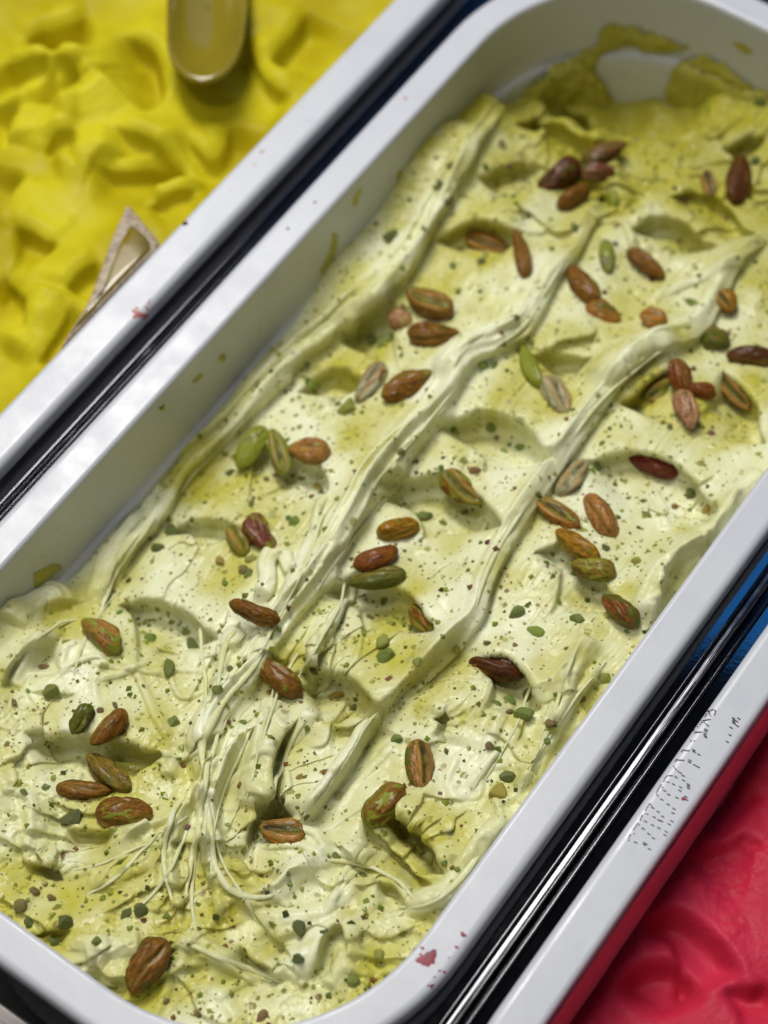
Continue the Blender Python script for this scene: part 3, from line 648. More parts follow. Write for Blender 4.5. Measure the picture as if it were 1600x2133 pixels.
FR = soft_field(RX, -6, 180, -24, 0.5, 6, RX-73, RX+73, -178, 166)
def WR(*p): return on_z(np.array(p, float), -22)[:, :2]
Xr, Yr = FR.X, FR.Y
FR.H += 3*fbm(Xr/30, Yr/30, 8, 2) + 3*sstep(110, 150, Xr)
RF_ = [([(1335, 1960), (1365, 1905), (1420, 1895), (1490, 1955), (1540, 2020), (1552, 2060)], 6, 11), ([(1280, 2065), (1330, 2010), (1400, 2000), (1450, 2040), (1480, 2090)], 6, 9),
      ([(1480, 1880), (1520, 1865), (1550, 1850)], 3.5, 4), ([(1500, 2070), (1530, 2050), (1570, 2060), (1600, 2040)], 4, 6), ([(1420, 1800), (1480, 1760), (1560, 1740), (1600, 1760)], 2.5, 8),
      ([(1600, 1640), (1540, 1700), (1500, 1760)], 2.0, 7), ([(1380, 2120), (1440, 2100), (1500, 2110), (1560, 2133)], 4, 5), ([(1560, 2000), (1590, 1930), (1600, 1900)], 3, 7), ([(1290, 1990), (1315, 1960), (1350, 1900)], 2, 4)]
RF = RF_[:2]+RF_[3:6]
for pts, D, Lw in RF: FR.fold(WR(*pts), D=D, lip=D*0.15, Lw=Lw*1.2, Lh=10, e=1.6, hang=0.4, rag=0.2, pale=0.1)
0 and FR.ridge(WR((1555, 2065), (1570, 2000), (1600, 1930)), h=3, wl=4, wr=3)
def soften(H, n):
    for _ in range(n):
        P = np.pad(H, 1, mode='edge'); H = (P[:-2, 1:-1]+P[2:, 1:-1]+P[1:-1, :-2]+P[1:-1, 2:]+2*P[1:-1, 1:-1])/6
    return H
FR.H = soften(FR.H, 9); FR.SX *= 0; FR.SY *= 0
FR.H += 0.35*fbm(Xr/5, Yr/5, 18, 4, 0.55) + 0.9*sstep(0.1, 0.4, fbm(Xr/20, Yr/20, 19, 2)+0.35*sstep(-85, -125, Yr))*fbm(Xr/2, Yr/2, 20, 3)
FR.pale += 0.4+0.8*fbm(Xr/14, Yr/14, 25, 3)
def inside_r(x, y, h): return rr_sdf(x-RX, y+6, 82.5-WD(h)-1.05, 180-WD(h)-1.05, 61-WD(h)) < 1.3
gr_ = obj('red_sorbet', FR.mesh('red_sorbet', M_RED, inside_r, RX, -6, -60)); gr_.location = (RX*MM, -6*MM, -60*MM)
tag(gr_, 'deep raspberry red sorbet with curved spatula hollows in its pan', 'gelato')
# sorbet smeared as a thin film down the inner wall of its pan
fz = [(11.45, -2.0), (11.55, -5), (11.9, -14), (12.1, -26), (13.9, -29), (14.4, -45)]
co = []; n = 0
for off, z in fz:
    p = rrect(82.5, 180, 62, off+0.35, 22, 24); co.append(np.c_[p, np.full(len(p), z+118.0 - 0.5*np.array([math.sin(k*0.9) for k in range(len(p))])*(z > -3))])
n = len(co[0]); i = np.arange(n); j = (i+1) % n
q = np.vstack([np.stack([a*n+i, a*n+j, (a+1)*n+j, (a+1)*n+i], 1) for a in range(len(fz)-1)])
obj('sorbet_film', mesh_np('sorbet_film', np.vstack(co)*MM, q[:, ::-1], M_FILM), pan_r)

# ------------------------------------------------------------------ ray casts on what is built
def bvh_of(o):
    me = o.data; mw = o.matrix_world
    bpy.context.view_layer.update(); mw = o.matrix_world.copy()
    v = [mw @ x.co for x in me.vertices]; return BVHTree.FromPolygons(v, [tuple(p.vertices) for p in me.polygons])
BV = bvh_of(gel)
C0 = Vector(CAM*MM)
def hit(px, bv=None):
    d = Vector(rays(px)[0]).normalized(); h = (bv or BV).ray_cast(C0, d)
    if h[0] is not None and h[1].dot(d) > 0: return (h[0], -h[1], h[2], h[3])
    return h
def at_plane(px, p, n):
    d = Vector(rays(px)[0]); t = (p-C0).dot(n)/d.dot(n); return C0+d*t

# ------------------------------------------------------------------ drawn threads lying over the surface
def thread(pts, r, seed):
    r_ = np.random.default_rng(seed); P = catmull(pts, 6.0); Q = []
    for p in P:
        h = hit(tuple(p))
        if h[0] is not None: Q.append(np.array(h[0])*1000)
    if len(Q) < 6: return
    Q = np.array(Q); n = len(Q); z = Q[:, 2].copy()
    for _ in range(10):                                             # taut: it bridges the small hollows
        zz = np.pad(z, 1, mode='edge'); z = np.maximum((zz[:-2]+zz[2:])/2, Q[:, 2])
    Q[:, 2] = z + r*0.05
    for _ in range(3): Q[1:-1] = (Q[:-2]+2*Q[1:-1]+Q[2:])/4
    u = np.linspace(0, 1, n); T = np.minimum(sstep(0, 0.22, u), sstep(0, 0.22, 1-u))
    Q[:, 2] -= (1-T)*r*1.6
    R = r*(0.55+0.45*T)*(1+0.7*fbm(u*n/16+seed, u*0+1.7, seed, 2))
    tg = np.gradient(Q, axis=0); tg /= np.linalg.norm(tg, axis=1)[:, None]; up = np.array([0, 0, 1.0])
    sd_ = np.cross(tg, up); sd_ /= np.linalg.norm(sd_, axis=1)[:, None]; nr = np.cross(sd_, tg)
    m = 9; a = np.linspace(0, 2*math.pi, m, endpoint=False)
    co = (Q[:, None, :] + sd_[:, None, :]*(np.cos(a)[None, :]*R[:, None]*1.25)[..., None] + nr[:, None, :]*(np.sin(a)[None, :]*R[:, None]*0.8)[..., None]).reshape(-1, 3)
    idx = np.arange(n*m).reshape(n, m); A_, B_ = idx[:-1], idx[1:]
    q = np.stack([A_, np.roll(A_, -1, 1), np.roll(B_, -1, 1), B_], -1).reshape(-1, 4)
    obj('strand', mesh_np('strand', (co-[0, 0, -60])*MM, q, M_GEL, True, {'pale': np.full(len(co), 0.62), 'rope': np.full(len(co), 1.0)}), gel)
THREADS = [([(733, 1168), (722, 1232), (690, 1295), (648, 1368), (612, 1432)], .55), ([(1262, 1378), (1210, 1440), (1165, 1505), (1118, 1580), (1085, 1640)], .45), ([(1200, 1350), (1175, 1420), (1150, 1500), (1120, 1570)], .55),
 ([(800, 1475), (762, 1512), (731, 1569), (675, 1650), (622, 1709)], .5), ([(560, 1335), (525, 1395), (475, 1450), (440, 1506), (422, 1550), (425, 1620)], .8), ([(570, 1445), (548, 1515), (531, 1600), (515, 1660)], .55), ([(500, 1300), (475, 1335), (460, 1390), (452, 1455)], .6),
 ([(690, 1080), (650, 1150), (610, 1230), (570, 1310), (520, 1400)], .5), ([(1190, 520), (1140, 600), (1090, 680), (1010, 735)], .55), ([(345, 1050), (300, 1110), (255, 1170), (225, 1230), (205, 1290)], .7), ([(395, 1640), (352, 1720), (342, 1800), (362, 1890)], .5),
 ([(430, 1640), (440, 1740), (450, 1810), (490, 1860), (560, 1868), (615, 1825)], .75), ([(1110, 1030), (1040, 1140), (1005, 1215), (985, 1285)], .5), ([(480, 1480), (440, 1580), (420, 1680), (402, 1780), (385, 1880)], .5), ([(540, 1480), (500, 1570), (465, 1650), (445, 1740), (440, 1830)], .45),
 ([(830, 1010), (760, 1090), (700, 1170), (640, 1260)], .4), ([(640, 1330), (600, 1400), (560, 1500), (535, 1590)], .4), ([(960, 790), (900, 870), (830, 950), (770, 1020)], .5), ([(520, 860), (450, 940), (400, 990), (360, 1050)], .5), ([(1390, 720), (1300, 790), (1230, 860), (1180, 930)], .5),
 ([(405, 1690), (370, 1780), (330, 1850), (270, 1910)], .5), ([(420, 1700), (405, 1800), (400, 1880), (410, 1950)], .55), ([(440, 1710), (465, 1800), (510, 1870), (540, 1930)], .5), ([(390, 1700), (310, 1760), (240, 1830), (170, 1870)], .45), ([(660, 1790), (740, 1800), (820, 1830), (870, 1880)], .5), ([(380, 1960), (450, 1992), (520, 2020), (590, 2046)], .7),
 ([(240, 1240), (200, 1290), (170, 1350), (150, 1420)], .45), ([(60, 1340), (110, 1310), (160, 1290)], .55), ([(1010, 1760), (960, 1830), (900, 1880), (830, 1893)], .7), ([(650, 1480), (610, 1540), (585, 1610), (560, 1680)], .5), ([(720, 1010), (670, 1080), (655, 1130), (615, 1200)], .5),
 ([(350, 1740), (280, 1770), (210, 1800), (140, 1815)], .45), ([(1120, 1400), (1090, 1480), (1050, 1560), (1000, 1640)], .35), ([(430, 1300), (420, 1360), (430, 1430), (425, 1500)], .5)]
for k, (pts, r) in enumerate(THREADS): thread(np.array(pts, float), r*0.85, 11+k)

# ------------------------------------------------------------------ pistachio kernels
SK = dict(brown=(0.26, 0.108, 0.012), dark=(0.105, 0.030, 0.004), orange=(0.42, 0.175, 0.022), tan=(0.48, 0.22, 0.055), red=(0.17, 0.016, 0.016), mauve=(0.25, 0.075, 0.05),
          green=(0.17, 0.20, 0.030), olive=(0.27, 0.18, 0.025), grey=(0.34, 0.30, 0.15), gold=(0.42, 0.20, 0.008), redbrown=(0.25, 0.072, 0.010), pink=(0.52, 0.26, 0.13))
KG = (0.24, 0.27, 0.025); KD = (0.10, 0.11, 0.010); KP = (0.40, 0.40, 0.22)
def nut_mesh(seed, L, Wd, Hh, kind):
    r = np.random.default_rng(seed); nu, nv = 44, 36
    t = np.cos(np.linspace(0, math.pi, nu+1)); th = np.linspace(0, 2*math.pi, nv, endpoint=False)
    T, TH = np.meshgrid(t, th, indexing='ij')
    pt = 0.10+0.16*r.random(); blunt = 2.0+0.6*r.random()
    R = np.clip(1-np.abs(T)**blunt, 0, 1)**0.52*(1-pt*T)
    gw, gd = {'seam': (0.15, 0.16), 'smooth': (0.10, 0.06), 'split': (0.34, 0.36), 'hollow': (0.58, 0.55), 'wrinkled': (0.20, 0.20)}[kind]
    th0 = math.pi/2 + r.normal()*0.25 + 0.25*np.sin(T*1.7+r.random()*6)
    dth = (TH-th0+math.pi) % (2*math.pi)-math.pi
    win = sstep(0, 0.35, 1-np.abs(T))
    G = np.exp(-(dth/gw)**2)*win; RM = np.exp(-((np.abs(dth)-gw*1.5)/(0.10+gw*0.25))**2)*win
    dth2 = (TH-th0-math.pi+math.pi) % (2*math.pi)-math.pi
    R2 = R*(1-gd*G+0.07*RM) * (1-0.07*np.exp(-(dth2/0.2)**2)*win)
    cx, sx = np.cos(TH), np.sin(TH)
    wr = {'wrinkled': 0.42, 'smooth': 0.16}.get(kind, 0.28)
    nz = fbm(cx*1.6+seed*3.1+T*0.5, sx*1.6+T*1.1+seed, seed % 50, 3) + 0.5*fbm(TH*0+cx*4+seed, sx*4+T*1.5, seed % 31, 2)
    R2 = R2*(1+wr*nz*sstep(0, 0.25, 1-np.abs(T)))
    R2 = R2*(1+0.10*np.cos(2*TH+r.random()*6+0.8*T)+0.07*np.cos(3*TH+r.random()*6-1.2*T))
    cn = fbm(cx*1.1+T*0.35+seed*1.3, sx*1.1+seed*0.7+T*0.25, (seed*7) % 40, 2)
    R2 = R2*(1-0.13*sstep(0.09, 0.0, np.abs(cn))*win)
    tipcut = 1-0.25*r.random()*sstep(0.72, 1.0, -T)
    R2 = R2*tipcut
    x = T*L/2; y = R2*cx*Wd/2; z = R2*sx*Hh/2
    facet = 0.06*np.sin(TH*3+r.random()*6+T); y = y*(1+facet)
    z = z + 0.09*L*(0.5-r.random())*(1-T**2); y = y + 0.16*L*(0.5-r.random())*(T**2-0.5)*0.5
    co = np.stack([x, y, z], -1).reshape(-1, 3); idx = np.arange((nu+1)*nv).reshape(nu+1, nv)
    a = idx[:-1]; b = idx[1:]; q = np.stack([a, np.roll(a, -1, 1), np.roll(b, -1, 1), b], -1).reshape(-1, 4)
    deep = {'hollow': 1.0, 'split': 0.9, 'seam': 0.6, 'wrinkled': 0.5, 'smooth': 0.15}[kind]
    return mesh_np('pistachio_nut', co*MM, q[:, ::-1], M_NUT, True, {'groove': np.clip(G*deep, 0, 1).ravel(), 'rim': np.clip(RM*deep, 0, 1).ravel()})
# end, end, width in photo pixels, lift in mm, skin, kernel, bare share, kind, label
NUTS = [
 ((270, 2068), (345, 1955), 62, 1.5, 'brown', KD, .15, 'wrinkled', 'dark brown pistachio with golden seam in the hollow by the pan\'s rounded end'),
 ((540, 1722), (637, 1742), 58, 0, 'orange', KD, .2, 'hollow', 'short tan pistachio with dark broken hollow beside the swirled trunk of gelato'),
 ((758, 1712), (840, 1636), 78, 0.5, 'brown', KG, .25, 'seam', 'fat glossy brown pistachio touching an orange slit one'),
 ((868, 1540), (884, 1650), 56, 0.5, 'tan', KD, .3, 'split', 'orange tan pistachio with dark slit, above a fat brown one'),
 ((976, 1378), (1101, 1402), 62, 5.0, 'dark', KD, .05, 'smooth', 'large smooth dark reddish brown pistachio lying alone on a torn lip'),
 ((533, 1378), (629, 1447), 62, 2.0, 'brown', KG, .12, 'smooth', 'brown pistachio with pale edge lying across a stretched gelato strand'),
 ((116, 1642), (234, 1648), 54, 0, 'brown', KD, .15, 'seam', 'flat brown pistachio on the left of the group of three by the crumbly patch'),
 ((182, 1572), (272, 1650), 54, 2.5, 'olive', KD, .15, 'wrinkled', 'wrinkled olive brown pistachio on top of the group of three'),
 ((198, 1694), (319, 1690), 66, 0.5, 'brown', KG, .2, 'seam', 'big tan brown pistachio at the foot of the group of three'),
 ((190, 1552), (263, 1480), 48, 1.5, 'brown', KD, .1, 'seam', 'upright brown pistachio leaning against a short green one'),
 ((150, 1528), (190, 1470), 52, 0.5, 'green', KD, .35, 'wrinkled', 'short dark green pistachio leaning against a brown one'),
 ((172, 1293), (249, 1360), 62, 1.0, 'tan', KG, .3, 'seam', 'pinkish tan pistachio with green tip by the strand along the pan wall'),
 ((477, 1256), (584, 1294), 46, 1.5, 'brown', KD, .1, 'wrinkled', 'curved brown pistachio perched across white strands'),
 ((480, 1095), (510, 1160), 50, 0.5, 'tan', KG, .4, 'split', 'tan and green split pistachio next to a mauve one'),
 ((522, 1072), (565, 1148), 58, 2.0, 'mauve', KG, .25, 'wrinkled', 'mauve and green pistachio leaning on a tan split one'),
 ((496, 976), (550, 888), 52, 0.5, 'green', KG, .5, 'smooth', 'bright green pistachio at the end of a row of three'),
 ((565, 893), (596, 992), 44, 1.0, 'grey', KG, .45, 'split', 'slim grey green pistachio in the middle of a row of three'),
 ((600, 935), (690, 942), 60, 1.0, 'tan', KG, .12, 'seam', 'rounded tan brown pistachio at the other end of a row of three'),
 ((742, 836), (802, 758), 50, 0.5, 'brown', KP, .35, 'split', 'brown pistachio with pale open face beside a curved darker one'),
 ((795, 828), (899, 772), 54, 0.5, 'brown', KG, .1, 'wrinkled', 'curved wrinkled brown pistachio beside one with a pale open face'),
 ((846, 604), (942, 655), 66, 1.5, 'brown', KG, .2, 'split', 'dark brown pistachio with green edge on top of a cluster of three'),
 ((848, 694), (959, 698), 58, 0.5, 'brown', KD, .15, 'seam', 'long brown pistachio with yellow seam under a cluster of three'),
 ((810, 660), (860, 672), 50, 0.5, 'pink', KG, .15, 'smooth', 'small pink tipped pistachio seen end on in a cluster of three'),
 ((968, 494), (1066, 520), 48, 0.5, 'orange', KD, .2, 'split', 'orange pistachio with open slit touching a curved brown one'),
 ((1074, 478), (1096, 576), 42, 1.0, 'brown', KD, .05, 'seam', 'curved slim brown pistachio touching an orange slit one'),
 ((1120, 398), (1208, 340), 66, 1.0, 'dark', KD, .15, 'seam', 'big dark brown pistachio at the heart of the far heap of four'),
 ((1210, 338), (1305, 300), 46, 2.0, 'dark', KD, .2, 'split', 'dark pistachio with brown edges at the top of the far heap of four'),
 ((1200, 362), (1282, 356), 40, 2.5, 'mauve', KD, .2, 'wrinkled', 'mauve pistachio squeezed into the far heap of four'),
 ((1162, 432), (1230, 390), 54, 1.5, 'brown', KD, .05, 'smooth', 'smooth brown pistachio at the front of the far heap of four'),
 ((1272, 395), (1280, 437), 34, 0, 'green', KG, .5, 'smooth', 'tiny green pistachio half sunk beside the far heap of four'),
 ((1183, 556), (1247, 634), 60, 0.5, 'brown', KG, .1, 'smooth', 'broad brown pistachio overlapping the tail of a slim one'),
 ((1220, 636), (1294, 668), 42, 0.5, 'orange', KD, .15, 'seam', 'slim orange brown pistachio under the tip of a broad one'),
 ((1548, 325), (1530, 424), 52, 1.0, 'dark', KD, .05, 'smooth', 'dark brown pistachio standing upright in the yellowish far gelato'),
 ((1470, 355), (1482, 412), 34, 0.5, 'tan', KD, .35, 'hollow', 'half buried tan pistachio with dark slit in the yellowish far gelato'),
 ((1306, 520), (1384, 578), 44, 0.5, 'brown', KD, .1, 'seam', 'brown pistachio beside a grey green half buried one under a torn lip'),
 ((1262, 500), (1268, 570), 42, 0, 'grey', KG, .4, 'smooth', 'grey green pistachio half buried beside a brown one under a torn lip'),
 ((1500, 605), (1526, 650), 38, 0.8, 'gold', KD, .25, 'split', 'stubby golden brown pistachio on the crest of the thick strand'),
 ((1332, 656), (1390, 672), 48, 0.8, 'grey', SK['orange'], .45, 'wrinkled', 'stubby grey pistachio with orange side standing on pale gelato'),
 ((1462, 706), (1522, 714), 54, 0.5, 'olive', KD, .5, 'seam', 'stubby dark olive pistachio beside a long brown one at the thick strand'),
 ((1512, 740), (1612, 750), 46, 1.0, 'dark', KD, .15, 'seam', 'long dark brown pistachio beside a stubby olive one'),
 ((1088, 722), (1128, 808), 40, 0.5, 'grey', KG, .6, 'smooth', 'slim grey green pistachio touching a tan one by a dark hole'),
 ((1134, 784), (1182, 864), 52, 0.8, 'tan', KP, .4, 'split', 'tan pistachio with grey face above a dark hole in the gelato'),
 ((1346, 832), (1408, 796), 48, 0.5, 'orange', KG, .35, 'hollow', 'hollow orange pistachio with green inside in the star shaped cluster'),
 ((1402, 750), (1428, 818), 48, 2.5, 'redbrown', KD, .0, 'seam', 'red brown pistachio standing up in the star shaped cluster'),
 ((1422, 806), (1492, 822), 42, 1.0, 'redbrown', KD, .0, 'smooth', 'smooth red brown pistachio lying sideways in the star shaped cluster'),
 ((1416, 812), (1444, 892), 46, 2.0, 'pink', KD, .1, 'wrinkled', 'pale pinkish pistachio pointing out of the star shaped cluster'),
 ((1496, 772), (1562, 854), 42, 0.8, 'tan', KD, .3, 'hollow', 'slim tan pistachio with long dark slit beside the star shaped cluster'),
 ((1310, 950), (1414, 985), 50, 0.5, 'red', KD, .05, 'smooth', 'smooth maroon red pistachio lying alone on pale gelato'),
 ((1160, 1030), (1222, 958), 58, 0.5, 'tan', KP, .45, 'split', 'pale tan pistachio with whitish face touching the thick strand'),
 ((1110, 1034), (1208, 1098), 52, 0.5, 'orange', KG, .12, 'hollow', 'orange brown pistachio with hollowed top, at the head of a chain of three'),
 ((1222, 1030), (1282, 1118), 56, 0.5, 'tan', KD, .08, 'seam', 'oval tan pistachio with brown centre standing apart beside the chain of three'),
 ((1158, 1104), (1250, 1168), 50, 1.5, 'gold', KG, .15, 'seam', 'golden orange pistachio in the middle of a chain of three'),
 ((1188, 1176), (1284, 1198), 58, 0.3, 'olive', KG, .25, 'seam', 'rounded olive brown pistachio at the foot of a chain of three'),
 ((1254, 1242), (1330, 1304), 58, 0.8, 'redbrown', KD, .35, 'wrinkled', 'red topped pistachio with dark green end near the steel rail side'),
 ((920, 984), (1004, 1050), 56, 0.5, 'brown', KG, .35, 'split', 'brown and yellow green pistachio with reddish edge lying in a scoop lip'),
 ((784, 1112), (874, 1094), 54, 0.5, 'gold', KG, .2, 'seam', 'golden brown pistachio heading a stack of three'),
 ((736, 1182), (830, 1144), 52, 1.2, 'redbrown', KD, .0, 'smooth', 'smooth red brown pistachio in the middle of a stack of three'),
 ((728, 1216), (846, 1194), 48, 0.3, 'green', KD, .5, 'seam', 'dark green pistachio under a stack of three'),
 ((858, 1262), (912, 1328), 48, 0.5, 'brown', KG, .3, 'wrinkled', 'brown pistachio with green lower end tucked under a scoop lip'),
]
NUTG = 'pistachio kernels scattered on the gelato'
for k, (a, b, wpx, lift, sk, kern, bare, kind, lab) in enumerate(NUTS):
    c = ((a[0]+b[0])/2, (a[1]+b[1])/2)
    ns = []; ps = []
    for px in (c, ((a[0]+c[0])/2, (a[1]+c[1])/2), ((b[0]+c[0])/2, (b[1]+c[1])/2)):
        h = hit(px)
        if h[0] is not None: ps.append(h[0]); ns.append(h[1])
    if not ps:
        p0 = Vector(on_z([c], -15)[0]*MM); n0 = Vector((0, 0, 1))
    else:
        p0 = ps[0].copy(); n0 = sum(ns, Vector())/len(ns)
        p0.z = max(p.z for p in ps) - 0.0006
    n0 = (n0*0.35+Vector((0, 0, 1))).normalized()
    depth = (p0-C0).length
    Wd = wpx/FPX*depth*1000*0.96
    Hh = Wd*(0.84 if kind != 'hollow' else 0.76)
    cen = p0 + n0*(Hh*0.16+lift*0.8)*MM
    e1 = at_plane(a, cen, n0); e2 = at_plane(b, cen, n0)
    cen = (e1+e2)/2; ax = (e2-e1); L = ax.length*1000; ax.normalize()
    L = max(L, Wd*1.05)
    yv = n0.cross(ax).normalized(); zv = ax.cross(yv)
    M4 = Matrix((ax, yv, zv)).transposed()
    # the seam faces the camera side on most kernels
    roll = random.uniform(-0.6, 0.5) if kind in ('hollow', 'split') else random.uniform(-1.5, 1.5)
    if random.random() < 0.5: M4 = M4 @ Matrix.Rotation(math.pi, 3, 'Z')
    M4 = M4 @ Matrix.Rotation(roll, 3, 'X')
    o = obj('pistachio_nut', nut_mesh(100+k, L, Wd, Hh, kind))
    o.matrix_world = Matrix.Translation(cen) @ M4.to_4x4()
    o['skin'] = [float(x) for x in SK[sk]]; o['kernel'] = [float(x) for x in kern]; o['bare'] = float(bare+0.12)
    tag(o, lab, 'pistachio', NUTG)

# ------------------------------------------------------------------ chopped pieces set in the gelato
def chip_mesh(seed):
    import bmesh
    r = random.Random(seed); bm = bmesh.new(); bmesh.ops.create_icosphere(bm, subdivisions=2, radius=0.5)
    sx, sy, sz = 0.9+0.5*r.random(), 0.85+0.35*r.random(), 0.55+0.25*r.random()
    cuts = [Vector((r.gauss(0, 1), r.gauss(0, 1), r.gauss(0, 1))).normalized() for _ in range(8)]
    for v in bm.verts:
        for n in cuts:
            d = v.co.dot(n)-0.27
            if d > 0: v.co -= n*d*0.97
        v.co.x *= sx; v.co.y *= sy; v.co.z *= sz
    me = bpy.data.meshes.new('chopped_piece'); bm.to_mesh(me); bm.free()
    for p in me.polygons: p.use_smooth = False
    me.materials.append(M_CHIP); return me
CH = [chip_mesh(i) for i in range(14)]
CG = dict(g=(0.10, 0.16, 0.02), d=(0.025, 0.04, 0.012), l=(0.22, 0.28, 0.04), b=(0.13, 0.06, 0.03), y=(0.36, 0.26, 0.04), r=(0.16, 0.035, 0.03))
CHIPS = [(400, 1345, 36, 'd'), (352, 1393, 38, 'g'), (315, 1330, 24, 'g'), (388, 1318, 26, 'l'), (362, 1503, 36, 'g'), (808, 1365, 40, 'g'), (794, 1335, 28, 'l'), (830, 1540, 30, 'g'), (1077, 1278, 34, 'g'),
 (1115, 1315, 34, 'l'), (1205, 1290, 32, 'g'), (888, 1078, 34, 'g'), (728, 850, 46, 'l'), (800, 715, 40, 'g'), (776, 708, 26, 'g'), (834, 941, 24, 'b'), (614, 1085, 22, 'g'), (470, 1216, 20, 'g'), (356, 1105, 38, 'd'), (326, 1142, 30, 'd'),
 (524, 1163, 22, 'l'), (624, 1935, 36, 'd'), (760, 1826, 24, 'g'), (702, 1786, 22, 'g'), (266, 1905, 36, 'd'), (292, 1900, 32, 'd'), (132, 1920, 34, 'd'), (115, 1965, 32, 'd'), (152, 1705, 44, 'd'), (1092, 1490, 40, 'g'), (1262, 1412, 22, 'l'),
 (1148, 1505, 30, 'b'), (782, 714, 20, 'g'), (555, 1000, 20, 'b'), (665, 1015, 20, 'y'), (575, 990, 16, 'r'), (480, 985, 20, 'd'), (990, 980, 24, 'r'), (1030, 760, 22, 'g'), (1005, 765, 26, 'l'), (820, 495, 40, 'd'), (915, 382, 22, 'd'),
 (1440, 630, 24, 'g'), (1120, 1030, 16, 'g'), (1330, 855, 18, 'g'), (1395, 890, 18, 'g'), (1440, 1030, 34, 'd'), (1475, 1060, 26, 'y'), (1345, 1075, 18, 'g'), (1260, 1140, 20, 'd'), (1325, 1170, 22, 'y'), (1050, 940, 16, 'l'), (1082, 932, 24, 'g'), (1024, 890, 22, 'g'),
 (945, 895, 16, 'g'), (600, 1080, 14, 'g'), (110, 1440, 34, 'g'), (30, 1465, 18, 'b'), (70, 1855, 20, 'b'), (108, 1872, 24, 'b'), (200, 1962, 26, 'g'), (60, 1920, 26, 'd'), (40, 1890, 30, 'b'), (345, 2088, 20, 'b'), (415, 2110, 20, 'r'), (545, 2118, 28, 'r'),
 (620, 1995, 30, 'd'), (735, 2040, 28, 'g'), (790, 1990, 30, 'l'), (345, 1910, 18, 'g'), (90, 1390, 20, 'r'), (50, 1650, 18, 'g'), (700, 1450, 30, 'y'), (735, 1475, 22, 'd'), (480, 1395, 24, 'd'), (455, 1435, 24, 'g'), (505, 1190, 24, 'b'), (520, 1195, 26, 'g'), (460, 1170, 24, 'y'),
 (525, 1045, 18, 'b'), (640, 790, 18, 'g'), (645, 800, 22, 'l'), (655, 1395, 22, 'd'), (870, 1380, 22, 'l'), (845, 1300, 14, 'g'), (815, 1300, 18, 'l'), (770, 1285, 16, 'b'), (1015, 1340, 18, 'b'), (950, 1355, 26, 'y'), (1000, 1050, 14, 'b'), (1245, 970, 20, 'g'), (1280, 1010, 14, 'r'),
 (1060, 1460, 26, 'g'), (1035, 1465, 18, 'g'), (1100, 1445, 30, 'd'), (1020, 1555, 20, 'r'), (1062, 1485, 18, 'b'), (1035, 1650, 40, 'y'), (1060, 1620, 30, 'd'), (1150, 1520, 30, 'y'), (1140, 1545, 14, 'g'), (930, 1565, 16, 'd'), (1075, 660, 20, 'g'), (1150, 520, 16, 'g'),
 (1330, 75, 30, 'd'), (1388, 165, 22, 'd'), (1455, 150, 22, 'd'), (1465, 185, 18, 'd'), (1585, 215, 34, 'd'), (1573, 335, 22, 'd'), (1425, 420, 26, 'b'), (1060, 345, 18, 'b'), (1045, 300, 20, 'b'), (940, 345, 22, 'b'), (935, 420, 20, 'b'), (1070, 410, 16, 'g'), (1100, 450, 18, 'd'),
 (1195, 470, 18, 'g'), (1000, 545, 20, 'd'), (945, 555, 20, 'g'), (505, 1505, 14, 'g'), (250, 1275, 18, 'g'), (265, 1250, 14, 'y'), (580, 1815, 10, 'b'), (600, 1820, 12, 'b'), (545, 1825, 12, 'b'), (905, 1420, 14, 'y'), (240, 1470, 16, 'b'), (210, 1480, 14, 'r')]
for k, (x, y, s, c) in enumerate(CHIPS):
    h = hit((x, y))
    if h[0] is None: continue
    p, n = h[0], h[1]; dep = (p-C0).length; S = s/FPX*dep*0.95
    o = obj('chopped_piece', CH[k % len(CH)])
    R3 = Vector((0, 0, 1)).rotation_difference(n).to_matrix() @ Matrix.Rotation(random.uniform(0, 6.28), 3, 'Z')
    o.matrix_world = Matrix.Translation(p + n*S*0.06) @ R3.to_4x4() @ Matrix.Diagonal((S*1.15, S*1.15, S*1.35, 1))
    o['skin'] = [v*(0.8+0.4*random.random()) for v in CG[c]]
    lab = {'g': 'small mid green chopped pistachio piece set in the gelato', 'd': 'small blackish green chopped pistachio piece set in the gelato', 'l': 'small bright green chopped pistachio piece set in the gelato',
           'b': 'small brown crumb of pistachio skin set in the gelato', 'y': 'small amber yellow nut piece set in the gelato', 'r': 'small dark red crumb of pistachio skin set in the gelato'}[c]
    tag(o, lab, 'nut piece', {'g': 'mid green chopped pieces', 'd': 'blackish green chopped pieces', 'l': 'bright green chopped pieces', 'b': 'brown skin crumbs', 'y': 'amber nut pieces', 'r': 'dark red skin crumbs'}[c])

# ------------------------------------------------------------------ ground nut: hundreds of tiny crumbs, one object
M_CRUMB, nt_, P_ = newmat('nut_crumbs')
ta = N(nt_, 'ShaderNodeAttribute', attribute_name='tone'); cr_ = N(nt_, 'ShaderNodeValToRGB'); nt_.links.new(ta.outputs['Fac'], cr_.inputs[0])
cr_.color_ramp.interpolation = 'CONSTANT'
for k_, (p_, c_) in enumerate([(0.0, (0.12, 0.17, 0.015)), (0.25, (0.20, 0.25, 0.02)), (0.5, (0.32, 0.35, 0.05)), (0.74, (0.05, 0.065, 0.01)), (0.82, (0.22, 0.10, 0.03)), (0.93, (0.14, 0.04, 0.035))]):
    e_ = cr_.color_ramp.elements[k_] if k_ < 2 else cr_.color_ramp.elements.new(p_)
    e_.position = p_; e_.color = (*c_, 1)
nt_.links.new(cr_.outputs[0], P_.inputs['Base Color']); P_.inputs['Roughness'].default_value = 0.35
cg = np.random.default_rng(77); cv_, cf_, ct_ = [], [], []
